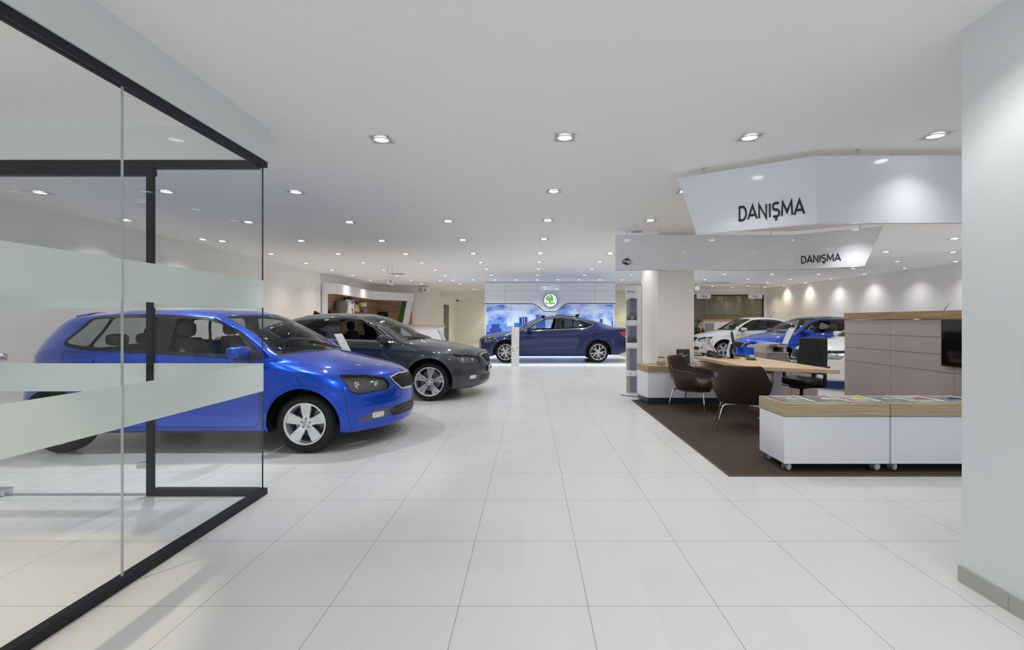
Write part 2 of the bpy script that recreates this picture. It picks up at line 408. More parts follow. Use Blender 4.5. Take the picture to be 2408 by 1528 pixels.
HATCH = dict(
 rows=[
 lev((1.93, .155), (.22, .58, .165), (1.62, .74, .19), (.62, .78, .20), (-.25, .78, .20), (-1.25, .77, .21), (.12, .60, .24), (-1.70, .25)),
 lev((2.03, .195), (.24, .62, .205), (1.64, .80, .22), (.62, .83, .235), (-.25, .83, .235), (-1.25, .82, .24), (.13, .64, .28), (-1.84, .28)),
 lev((2.06, .35), (.25, .65, .35), (1.62, .845, .37), (.62, .858, .37), (-.25, .858, .37), (-1.25, .85, .38), (.14, .66, .42), (-1.915, .42)),
 lev((2.06, .50), (.25, .65, .50), (1.60, .855, .52), (.62, .866, .54), (-.25, .866, .54), (-1.25, .86, .55), (.15, .66, .57), (-1.92, .57)),
 lev((2.045, .63), (.27, .64, .63), (1.56, .845, .66), (.62, .858, .70), (-.25, .86, .70), (-1.25, .855, .72), (.15, .65, .72), (-1.90, .71)),
 lev((1.99, .735), (.29, .61, .735), (1.46, .80, .775), (.62, .84, .84), (-.25, .845, .85), (-1.25, .84, .88), (.16, .63, .86), (-1.88, .85)),
 lev((1.86, .80), (.28, .585, .80), (1.28, .755, .84), (.62, .825, .91), (-.25, .83, .93), (-1.25, .82, .97), (.15, .62, .94), (-1.86, .93)),
 lev((1.45, .90), (.22, .57, .90), (1.02, .74, .91), (.62, .81, .95), (-.25, .815, .985), (-1.25, .805, 1.03), (.14, .61, .97), (-1.85, .96)),
 lev((1.10, .985), (.17, .56, .98), (.91, .745, .965), (.72, .80, .970), (-.25, .80, 1.01), (-1.27, .79, 1.06), (.13, .60, 1.0), (-1.83, .99)),
 lev((.78, 1.20), (.15, .50, 1.195), (.60, .65, 1.185), (.46, .695, 1.19), (-.25, .715, 1.21), (-1.20, .70, 1.23), (.14, .53, 1.21), (-1.74, 1.20)),
 lev((.41, 1.395), (.13, .44, 1.385), (.25, .575, 1.365), (.12, .605, 1.375), (-.25, .615, 1.40), (-1.08, .595, 1.385), (.16, .45, 1.375), (-1.58, 1.38)),
 lev((.27, 1.43), (.10, .33, 1.422), (.14, .43, 1.415), (.04, .46, 1.422), (-.25, .465, 1.44), (-1.02, .45, 1.425), (.14, .34, 1.41), (-1.45, 1.41)),
 [(.10, 0, 1.445), (.08, 0, 1.447), (.04, 0, 1.449), (0, 0, 1.451), (-.05, 0, 1.453), (-.30, 0, 1.462), (-.95, 0, 1.448), (-1.25, 0, 1.435), (-1.30, 0, 1.43)]],
 ax=(1.235, -1.235), R=.30, arch=.362, rim=.205, tw=.19, trackw=.855,
 dlo=[(.80, .955), (.50, 1.21), (.30, 1.315), (.10, 1.365), (-.39, 1.39), (-.85, 1.385), (-1.04, 1.365), (-1.24, 1.11), (-1.17, 1.075), (-.98, 1.04), (-.27, 1.0)],
 panes=[[(.70, .985), (.47, 1.20), (.28, 1.295), (.08, 1.345), (-.17, 1.36), (-.17, 1.02)],
        [(-.36, 1.03), (-.36, 1.362), (-.80, 1.357), (-.90, 1.065)],
        [(-.84, 1.352), (-1.02, 1.34), (-1.20, 1.115), (-1.14, 1.095), (-.94, 1.068)]],
 doors=[[(.79, .93), (.81, .75), (.80, .34), (.74, .27), (-.22, .27), (-.27, .34), (-.29, 1.0)],
        [(-.29, 1.0), (-.27, .34), (-.22, .27), (-.70, .27), (-.86, .42), (-.93, .66), (-1.10, .80), (-1.20, 1.02)]],
 head=[(-.56, .775), (-.63, .61), (-.70, .58), (-1.05, .585), (-1.09, .63), (-1.05, .705), (-.85, .75)],
 grille=[(0, .725), (.22, .728), (.35, .705), (.345, .66), (.25, .565), (0, .555)],
 intake=[(0, .405), (.36, .40), (.44, .36), (.40, .285), (0, .265)],
 fog=[(-.66, .295), (-1.05, .285), (-1.08, .385), (-.90, .395)],
 tail=[(-.95, .92), (-.86, .93), (-.64, .95), (-.60, .90), (-.70, .72), (-.95, .74)],
 handles=[(-.14, .90), (-.93, .93)], mirror=(.66, .86, 1.0), crease=[(1.3, .80), (.6, .835), (-1.3, .885)], low=[(.7, .36), (-.7, .44)],
 seats=(.25, -.78), cowl=1.0, W=.866)
LIFT = dict(
 rows=[
 lev((2.17, .16), (.26, .62, .17), (1.82, .80, .195), (.80, .85, .205), (-.25, .85, .205), (-1.45, .84, .215), (.14, .65, .26), (-2.28, .24)),
 lev((2.28, .205), (.28, .66, .215), (1.85, .865, .225), (.80, .895, .24), (-.25, .895, .24), (-1.45, .885, .25), (.15, .70, .30), (-2.42, .29)),
 lev((2.335, .36), (.29, .69, .36), (1.82, .91, .38), (.80, .923, .38), (-.25, .923, .38), (-1.45, .915, .39), (.16, .71, .43), (-2.505, .43)),
 lev((2.34, .51), (.30, .69, .51), (1.80, .92, .53), (.80, .932, .55), (-.25, .932, .55), (-1.45, .925, .56), (.17, .71, .60), (-2.52, .60)),
 lev((2.325, .645), (.32, .68, .645), (1.76, .905, .67), (.80, .925, .71), (-.25, .927, .72), (-1.45, .92, .74), (.17, .70, .77), (-2.505, .77)),
 lev((2.265, .755), (.34, .65, .755), (1.66, .855, .79), (.80, .905, .855), (-.25, .912, .87), (-1.45, .905, .89), (.17, .68, .93), (-2.49, .93)),
 lev((2.12, .825), (.33, .62, .825), (1.45, .81, .86), (.80, .89, .925), (-.25, .895, .945), (-1.45, .885, .965), (.16, .67, 1.02), (-2.46, 1.03)),
 lev((1.65, .925), (.26, .60, .925), (1.20, .795, .93), (.84, .875, .96), (-.25, .88, .99), (-1.45, .865, 1.02), (.15, .64, 1.06), (-2.32, 1.07)),
 lev((1.20, 1.005), (.18, .59, 1.0), (.99, .80, .975), (.78, .86, .985), (-.25, .865, 1.02), (-1.48, .835, 1.06), (.13, .60, 1.085), (-2.02, 1.10)),
 lev((.79, 1.235), (.16, .53, 1.225), (.61, .70, 1.21), (.46, .745, 1.215), (-.25, .765, 1.225), (-1.22, .735, 1.235), (.13, .53, 1.26), (-1.52, 1.275)),
 lev((.36, 1.41), (.14, .47, 1.40), (.20, .615, 1.38), (.06, .645, 1.385), (-.25, .655, 1.405), (-.85, .635, 1.365), (.12, .46, 1.395), (-1.03, 1.40)),
 lev((.20, 1.445), (.11, .35, 1.437), (.07, .47, 1.43), (-.02, .49, 1.435), (-.28, .495, 1.45), (-.80, .48, 1.42), (.10, .35, 1.42), (-.92, 1.425)),
 [(.06, 0, 1.457), (.03, 0, 1.458), (0, 0, 1.46), (-.05, 0, 1.462), (-.12, 0, 1.464), (-.35, 0, 1.47), (-.72, 0, 1.455), (-.80, 0, 1.447), (-.85, 0, 1.44)]],
 ax=(1.42, -1.42), R=.325, arch=.392, rim=.238, tw=.215, trackw=.92,
 dlo=[(.87, .975), (.55, 1.205), (.24, 1.35), (-.05, 1.383), (-.32, 1.39), (-.60, 1.375), (-.88, 1.33), (-1.20, 1.225), (-1.31, 1.17), (-1.12, 1.075), (-1.0, 1.05), (-.2, 1.015)],
 panes=[[(.68, 1.015), (.50, 1.18), (.22, 1.32), (-.13, 1.355), (-.06, 1.035)],
        [(-.30, 1.04), (-.31, 1.36), (-.60, 1.345), (-.78, 1.312), (-.80, 1.07)],
        [(-.83, 1.075), (-.83, 1.30), (-1.10, 1.21), (-1.22, 1.165), (-1.05, 1.085)]],
 doors=[[(.90, .95), (.93, .78), (.92, .36), (.86, .28), (-.10, .28), (-.15, .35), (-.17, 1.0)],
        [(-.17, 1.0), (-.15, .35), (-.10, .28), (-.88, .28), (-1.02, .42), (-1.09, .66), (-1.22, .82), (-1.32, 1.04)]],
 head=[(-.69, .765), (-.78, .62), (-.84, .60), (-1.25, .60), (-1.28, .64), (-1.25, .70), (-1.0, .745)],
 grille=[(0, .745), (.22, .748), (.36, .725), (.355, .68), (.27, .575), (0, .565)],
 intake=[(0, .40), (.42, .40), (.50, .36), (.44, .275), (0, .26)],
 fog=[(-.92, .335), (-1.10, .325), (-1.15, .41), (-1.02, .41)],
 tail=[(-1.30, .80), (-1.26, .94), (-.96, .955), (-.93, .90), (-1.03, .79), (-1.18, .76)],
 handles=[(0.02, .91), (-1.05, .94)], mirror=(.70, .93, 1.02), crease=[(1.6, .80), (.8, .855), (-2.0, .93)], low=[(.8, .36), (-.9, .43)],
 seats=(.18, -.92), cowl=1.1, W=.932)
def scaled(S, sx, sy, sz, **k):
    D = dict(S)
    D['rows'] = [[(x*sx, y*sy, z*sz) for x, y, z in r] for r in S['rows']]
    for key in ('dlo', 'crease', 'low', 'handles'): D[key] = [(x*sx, z*sz) for x, z in S[key]]
    for key in ('panes', 'doors'): D[key] = [[(x*sx, z*sz) for x, z in q] for q in S[key]]
    for key in ('grille', 'intake'): D[key] = [(y*sy, z*sz) for y, z in S[key]]
    for key in ('head', 'fog', 'tail'): D[key] = [(q*(sx+sy)/2, z*sz) for q, z in S[key]]
    D['ax'] = tuple(a*sx for a in S['ax']); D['cowl'] = S['cowl']*sx; D['W'] = S['W']*sy; D['trackw'] = S['trackw']*sy
    D['seats'] = tuple(a*sx for a in S['seats']); D['mirror'] = (S['mirror'][0]*sx, S['mirror'][1]*sy, S['mirror'][2]*sz)
    D.update(k); return D
MIDCAR = scaled(LIFT, .918, .925, 1.0, R=.315, arch=.375, rim=.21, tw=.20)

def inpoly(q, poly):
    x, y = q[:, 0], q[:, 1]; r = np.zeros(len(q), bool); n = len(poly)
    for i in range(n):
        x1, y1 = poly[i]; x2, y2 = poly[(i+1) % n]
        c = (y1 > y) != (y2 > y)
        with np.errstate(divide='ignore', invalid='ignore'):
            r ^= c & (x < (x2-x1)*(y-y1)/(y2-y1)+x1)
    return r
def near_on(q, poly):
    best = np.full(len(q), 1e9); out = q.copy(); n = len(poly)
    for i in range(n):
        a = np.array(poly[i]); b = np.array(poly[(i+1) % n]); d = b-a; L = d@d
        t = np.clip(((q-a)@d)/L, 0, 1); c = a+t[:, None]*d; dist = np.linalg.norm(q-c, axis=1)
        m = dist < best; best[m] = dist[m]; out[m] = c[m]
    return out, best
def rounded(poly, r=.03, n=4):
    out = []; m = len(poly)
    for i in range(m):
        p = Vector(poly[i]); a = Vector(poly[i-1])-p; b = Vector(poly[(i+1) % m])-p
        if a.length < 1e-6 or b.length < 1e-6 or a.angle(b) > 2.75: out.append(tuple(p)); continue
        k = min(r, a.length*.45, b.length*.45); s = p+a.normalized()*k; e = p+b.normalized()*k
        for j in range(n+1):
            t = j/n; out.append(tuple(s*(1-t)**2+p*2*t*(1-t)+e*t*t))
    return out

class CarShell:
    def __init__(s, S, cell):
        s.S = S; C = np.array(S['rows'], float); NL, NK = C.shape[:2]; s.C = C
        tk = np.concatenate([[0], np.cumsum(np.linalg.norm(np.diff(C[2:9], axis=1), axis=2).mean(0))])
        tl = np.concatenate([[0], np.cumsum(np.maximum(np.linalg.norm(np.diff(C[:, :8], axis=0), axis=2).mean(1), .03))])
        s.kidx = [0]; tq = [0.]
        for k in range(NK-1):
            n = max(3, int(round((tk[k+1]-tk[k])/cell))); tq += list(tk[k]+(tk[k+1]-tk[k])*np.arange(1, n+1)/n); s.kidx.append(len(tq)-1)
        tq = np.array(tq); rows = np.stack([hermite(C[l], tk, tq, True) for l in range(NL)])
        s.lidx = [0]; vq = [0.]
        for l in range(NL-1):
            ext = max(np.linalg.norm(C[l+1, k]-C[l, k]) for k in (0, 2, 5))
            n = max(2, int(round(min(ext, .35)/cell))); vq += list(tl[l]+(tl[l+1]-tl[l])*np.arange(1, n+1)/n); s.lidx.append(len(vq)-1)
        vq = np.array(vq)
        NS = len(tq); G = np.stack([hermite(rows[:, i], tl, vq) for i in range(NS)], 1)     # (nv, ns, 3)
        s.nv, s.ns = G.shape[:2]
        G[:, 0, 1] = 0; G[:, -1, 1] = 0; G[-1, :, 1] = 0; G[..., 1] = np.maximum(G[..., 1], 0)
        # pressed-in character lines and wheel-arch flares
        x, z = G[..., 0], G[..., 2]
        lv = np.arange(s.nv)[:, None]; side = (lv <= s.lidx[8]) & (G[..., 1] > .55*S['W'])
        def ridge(line, w, amp, fade=.15):
            lx = np.array([p[0] for p in line])[::-1]; lz = np.array([p[1] for p in line])[::-1]
            zz = np.interp(x, lx, lz); t = (z-zz)/w
            f = np.where(t > 0, np.clip(1-t*.6, 0, 1), np.clip(1+t*2.2, 0, 1))
            e = np.clip((x-lx[0])/fade, 0, 1)*np.clip((lx[-1]-x)/fade, 0, 1)
            return amp*f*np.clip(e, 0, 1)
        G[..., 1] += np.where(side, ridge(S['crease'], .05, .010)+ridge(S['low'], .05, .010), 0)
        for a in S['ax']:
            r = np.hypot(x-a, z-S['R']); G[..., 1] += np.where(side, .014*np.exp(-np.clip((r-S['arch'])/.03, 0, 9)**2), 0)
        s.G = G
        du = np.gradient(G, axis=1); dv = np.gradient(G, axis=0)
        du[:, 0] = G[:, 1]-G[:, 0]; du[:, 0, 0] = 0; du[:, 0, 2] = 0; du[:, -1] = G[:, -1]-G[:, -2]; du[:, -1, 0] = 0; du[:, -1, 2] = 0
        N = np.cross(du, dv); ln = np.linalg.norm(N, axis=2, keepdims=True); N = N/np.maximum(ln, 1e-9)
        N[-1] = (0, 0, 1)
        if N[s.lidx[3], s.kidx[5], 1] < 0: N[:-1] = -N[:-1]
        bad = ln[..., 0] < 1e-9; N[bad] = (0, 0, 1)
        N[:, 0, 1] = 0; N[:, -1, 1] = 0; N /= np.maximum(np.linalg.norm(N, axis=2, keepdims=True), 1e-9)
        s.P = G.reshape(-1, 3).copy(); s.N = N.reshape(-1, 3); s.du = du.reshape(-1, 3); s.dv = dv.reshape(-1, 3)
        s.row = np.repeat(np.arange(s.nv), s.ns); s.col = np.tile(np.arange(s.ns), s.nv)
        s.snapped = np.zeros(len(s.P), int)
        nv, ns = s.nv, s.ns
        i = (np.arange(nv-1)[:, None]*ns+np.arange(ns-1)[None]).ravel()
        s.quads = np.stack([i, i+1, i+1+ns, i+ns], 1)
        fv = s.quads.tolist(); s.bvh = BVHTree.FromPolygons([tuple(p) for p in s.P.tolist()], fv)
        s.nsnap = 0
    def proj(s, A, kind):
        if kind == 'side': return np.stack([A[:, 0], A[:, 2]], 1)
        if kind == 'front': return np.stack([A[:, 1], A[:, 2]], 1)
        c = .70711
        if kind == 'fl': return np.stack([(A[:, 1]-A[:, 0])*c, A[:, 2]], 1)
        if kind == 'rl': return np.stack([(A[:, 0]+A[:, 1])*c, A[:, 2]], 1)
    def mask(s, kind, Q=None, N=None):
        Pm = s.P if Q is None else Q; Nn = s.N if N is None else N
        if kind == 'side': return Nn[:, 1] > .25
        if kind == 'front': return (Pm[:, 0] > 1.0) & (Nn[:, 0] > .25)
        if kind == 'fl': return (Pm[:, 0] > 1.0) & (Nn[:, 0]+Nn[:, 1] > .15) & (Pm[:, 1] > .05)
        if kind == 'rl': return (Pm[:, 0] < -1.2) & (Nn[:, 1]-Nn[:, 0] > .15)
    def snap(s, poly, kind):
        ids = np.nonzero(s.mask(kind) & (s.snapped == 0))[0]
        q = s.proj(s.P[ids], kind); a = s.proj(s.du[ids], kind); b = s.proj(s.dv[ids], kind)
        c, d = near_on(q, poly); n = (c-q)/np.maximum(d, 1e-9)[:, None]
        thr = .505*np.maximum(np.abs((n*a).sum(1)), np.abs((n*b).sum(1)))
        det = a[:, 0]*b[:, 1]-a[:, 1]*b[:, 0]; ok = (d <= thr) & (np.abs(det) > 1e-9)
        w = c-q; det = np.where(ok, det, 1)
        al = (w[:, 0]*b[:, 1]-w[:, 1]*b[:, 0])/det; be = (a[:, 0]*w[:, 1]-a[:, 1]*w[:, 0])/det
        ok &= (np.abs(al) < .9) & (np.abs(be) < .9)
        I = ids[ok]; s.P[I] += al[ok, None]*s.du[I]+be[ok, None]*s.dv[I]; s.nsnap += 1; s.snapped[I] = s.nsnap
        s.P[:, 1] = np.maximum(s.P[:, 1], 0)
    def faces(s):
        sn = s.snapped[s.quads] > 0; F = []
        d02 = sn[:, 0] & sn[:, 2] & ~(sn[:, 1] & sn[:, 3]); d13 = sn[:, 1] & sn[:, 3] & ~d02
        top = s.quads[:, 2] >= (s.nv-1)*s.ns
        q = s.quads
        keep = ~(d02 | d13)
        T = np.concatenate([q[d02][:, [0, 1, 2]], q[d02][:, [0, 2, 3]], q[d13][:, [0, 1, 3]], q[d13][:, [1, 2, 3]]])
        s.F = [tuple(x) for x in q[keep].tolist()]+[tuple(x) for x in T.tolist()]
        nq = int(keep.sum())
        s.FC = np.concatenate([s.P[q[keep]].mean(1), s.P[T].mean(1)]) if len(T) else s.P[q[keep]].mean(1)
        s.FN = np.concatenate([s.N[q[keep]].mean(1), s.N[T].mean(1)]) if len(T) else s.N[q[keep]].mean(1)
        A = np.concatenate([q[keep][:, 0], T.min(1)]) if len(T) else q[keep][:, 0]
        s.frow = A // s.ns; s.fcol = A % s.ns
        s.reg = np.zeros(len(s.F), int)
        return s
    def emit(s, name, sel, material, parent, sides='LR', flip=None):
        idx = np.nonzero(sel)[0]
        if len(idx) == 0: return None
        fs = [s.F[i] for i in idx]; used = sorted({v for f in fs for v in f}); mp = {v: i for i, v in enumerate(used)}
        V = s.P[used]; Nn = s.N[used]; vs = []; ns = []; ff = []
        for sd in sides:
            o = len(vs); g = 1 if sd == 'L' else -1
            vs += (V*np.array([1, g, 1])).tolist(); ns += (Nn*np.array([1, g, 1])).tolist()
            # orient so that geometric normal agrees with analytic normal
            f0 = fs[len(fs)//2]; p = s.P[list(f0)]; gn = np.cross(p[1]-p[0], p[2]-p[0]) @ s.N[f0[0]]
            rev = (gn < 0) != (g < 0)
            ff += [tuple(o+mp[v] for v in (reversed(f) if rev else f)) for f in fs]
        return mesh_obj(name, vs, ff, material, parent, smooth=True, normals=ns)
    def on_side(s, x, z, off=0.):
        h = s.bvh.ray_cast(Vector((x, 3, z)), Vector((0, -1, 0)))
        if h[0] is None: return None
        n = h[1]; n = n if n.y > 0 else -n
        return h[0]+n*off, n
    def strip(s, pts, w, off, ray, closed=False, step=.03):
        """thin ribbon lying on the shell along a projected polyline"""
        P2 = []
        m = len(pts) if closed else len(pts)-1
        for i in range(m):
            a = Vector(pts[i]); b = Vector(pts[(i+1) % len(pts)]); k = max(1, int((b-a).length/step))
            P2 += [a.lerp(b, j/k) for j in range(k)]
        if not closed: P2.append(Vector(pts[-1]))
        Q = []
        for p in P2:
            o, d = ray(p); neg = ray is FRONT_RAY and o.y < 0
            if neg: o = Vector((o.x, -o.y, o.z))
            if ray is FRONT_RAY and o.y < 1e-4: o = Vector((o.x, 1e-4, o.z))
            h = s.bvh.ray_cast(o, d)
            if h[0] is None: continue
            n = h[1] if h[1].dot(d) < 0 else -h[1]; q = h[0]
            if neg: n = Vector((n.x, -n.y, n.z)); q = Vector((q.x, -q.y, q.z))
            Q.append((q, n))
        v = []; f = []; n = len(Q)
        for i, (p, nn) in enumerate(Q):
            t = (Q[(i+1) % n][0] if (closed or i < n-1) else p)-(Q[i-1][0] if (closed or i > 0) else p)
            b = nn.cross(t).normalized(); v += [p+b*w/2+nn*off, p-b*w/2+nn*off]
        for i in range(n if closed else n-1):
            j = (i+1) % n; f.append((2*i, 2*i+1, 2*j+1, 2*j))
        return v, f
SIDE_RAY = lambda p: (Vector((p.x, 3, p.y)), Vector((0, -1, 0)))
FRONT_RAY = lambda p: (Vector((4, p.x, p.y)), Vector((-1, 0, 0)))
def FL_RAY(p):
    c = .70711; base = Vector((-p.x*c, p.x*c, p.y)); d = Vector((c, c, 0))
    return base+d*4, -d
def mirrored(v, f): return [(a[0], -a[1], a[2]) for a in v], [tuple(reversed(q)) for q in f]

def make_wheel(parent, S, loc, out, spokes, rimmat):
    """wheel = Empty part with tyre, rim, hub cap and brake disc; out = +1/-1 outward y"""
    w = bpy.data.objects.new('wheel', None); COL.objects.link(w); w.parent = parent; w.location = loc; w.empty_display_size = .05
    R, r, tw = S['R'], S['rim'], S['tw']; h = tw/2
    MM = Matrix.Rotation(-PI/2*out, 4, 'X')           # lathe z -> outward y
    if out < 0: MM = Matrix.Rotation(PI/2, 4, 'X')
    prof = [(r-.004, h-.012), (r+.010, h-.002), (r+(R-r)*.45, h+.004), (R-.022, h-.008), (R-.006, h-.030), (R, h-.055), (R, -h+.055), (R-.006, -h+.03), (R-.022, -h+.008), (r+.01, -h), (r-.02, -h)]
    MB().lathe(prof, 56, MM).build('tyre', 'tyre', w, smooth=True)
    rp = [(r+.006, h-.002), (r+.008, h+.002), (r-.008, h+.003), (r-.016, h-.012), (r-.026, h-.09), (r-.03, -h)]
    mb = MB().lathe(rp, 56, MM)
    zc = h-.012                                        # spoke face height at rim
    for kind, a0, w0, w1, skew in spokes:
        # tapered bar from the hub (radius .05) to the rim
        r0, r1 = .045, r-.010; ca, sa = math.cos(a0), math.sin(a0)
        pts = []
        for rr, wd, zz, sk in ((r0, w0, zc-.016, 0), (r0+(r1-r0)*.5, (w0*.45+w1*.55), zc-.006, skew*.45), (r1, w1, zc-.006, skew)):
            for sgn in (-1, 1):
                t = sgn*wd/2+sk; pts.append((rr*ca-t*sa, rr*sa+t*ca, zz))
        v = []
        for p in pts: v.append(p)
        for p in pts: v.append((p[0], p[1], p[2]-.032))
        v = [MM @ Vector(p) for p in v]
        mb.add(v, [(0, 2, 3, 1), (2, 4, 5, 3), (6, 7, 9, 8), (8, 9, 11, 10), (0, 6, 8, 2), (2, 8, 10, 4), (1, 3, 9, 7), (3, 5, 11, 9), (0, 1, 7, 6), (4, 10, 11, 5)])
    mb.lathe([(.0, zc-.012), (.058, zc-.014), (.066, zc-.022), (.068, zc-.06)], 28, MM)
    rim = mb.build('rim', rimmat, w, smooth=True, autosm=.5)
    md = rim.modifiers.new('bevel', 'BEVEL'); md.width = .004; md.segments = 2; md.limit_method = 'ANGLE'; md.angle_limit = .7
    MB().lathe([(.0, zc-.006), (.026, zc-.007), (.029, zc-.012)], 24, MM).build('hub_cap', 'steel', rim, smooth=True)
    bolts = MB()
    for k in range(5):
        a = 2*PI*k/5+.3; bolts.lathe([(0, zc-.0085), (.0085, zc-.0085), (.0085, zc-.02)], 10, MM @ Matrix.Translation((.046*math.cos(a), .046*math.sin(a), .0)))
    bolts.build('wheel_bolts', 'grey_dark', rim)
    MB().lathe([(.05, -.01), (r*.72, -.01), (r*.72, -.03), (.05, -.03)], 40, MM).build('brake_disc', 'brake', w, smooth=True, autosm=.5)
    MB().lathe([(.0, -h+.03), (r-.03, -h+.03)], 32, MM).build('wheel_backing', 'black', w)
    return w
def spokes5(w0=.062, w1=.115):
    return [('s', 2*PI*k/5+PI/2+.0, w0, w1, 0) for k in range(5)]
def spokes5split():
    o = []
    for k in range(5):
        a = 2*PI*k/5+PI/2-.1
        o += [('s', a, .034, .062, -.041), ('s', a, .034, .062, .041)]
    return o
def spokes10v():
    o = []
    for k in range(5):
        a = 2*PI*k/5+PI/2+.12
        o += [('s', a, .030, .024, -.062), ('s', a, .030, .024, .062)]
    return o

def seat_back(mb, x, y, wid, z0, z1, lean=.16, th=.10):
    hw = wid/2; n = 10
    v = []
    prof = [(z0, 1.0), (z0+(z1-z0)*.3, 1.04), (z0+(z1-z0)*.7, .92), (z1-.04, .78), (z1, .55)]
    for z, k in prof:
        xx = x-(z-z0)*lean/(z1-z0)
        for a in range(12):
            t = 2*PI*a/12; c, s_ = math.cos(t), math.sin(t)
            v.append((xx+th/2*abs(c)**.6*(1 if c > 0 else -1), y+hw*k*abs(s_)**.5*(1 if s_ > 0 else -1), z))
    f = []
    for i in range(len(prof)-1):
        for a in range(12): f.append((i*12+a, i*12+(a+1) % 12, (i+1)*12+(a+1) % 12, (i+1)*12+a))
    f.append(tuple(range((len(prof)-1)*12, len(prof)*12)))
    mb.add(v, f)
def rbox(mb, c, s, r=.3):
    """soft box (superellipsoid)"""
    nu, nv = 16, 10; v = []; e = r
    sg = lambda t: (1 if t >= 0 else -1)*abs(t)**e
    for j in range(nv+1):
        ph = -PI/2+PI*j/nv
        for i in range(nu):
            th = 2*PI*i/nu; v.append((c[0]+s[0]/2*sg(math.cos(ph))*sg(math.cos(th)), c[1]+s[1]/2*sg(math.cos(ph))*sg(math.sin(th)), c[2]+s[2]/2*sg(math.sin(ph))))
    f = []
    for j in range(nv):
        for i in range(nu): f.append((j*nu+i, j*nu+(i+1) % nu, (j+1)*nu+(i+1) % nu, (j+1)*nu+i))
    mb.add(v, f); return mb

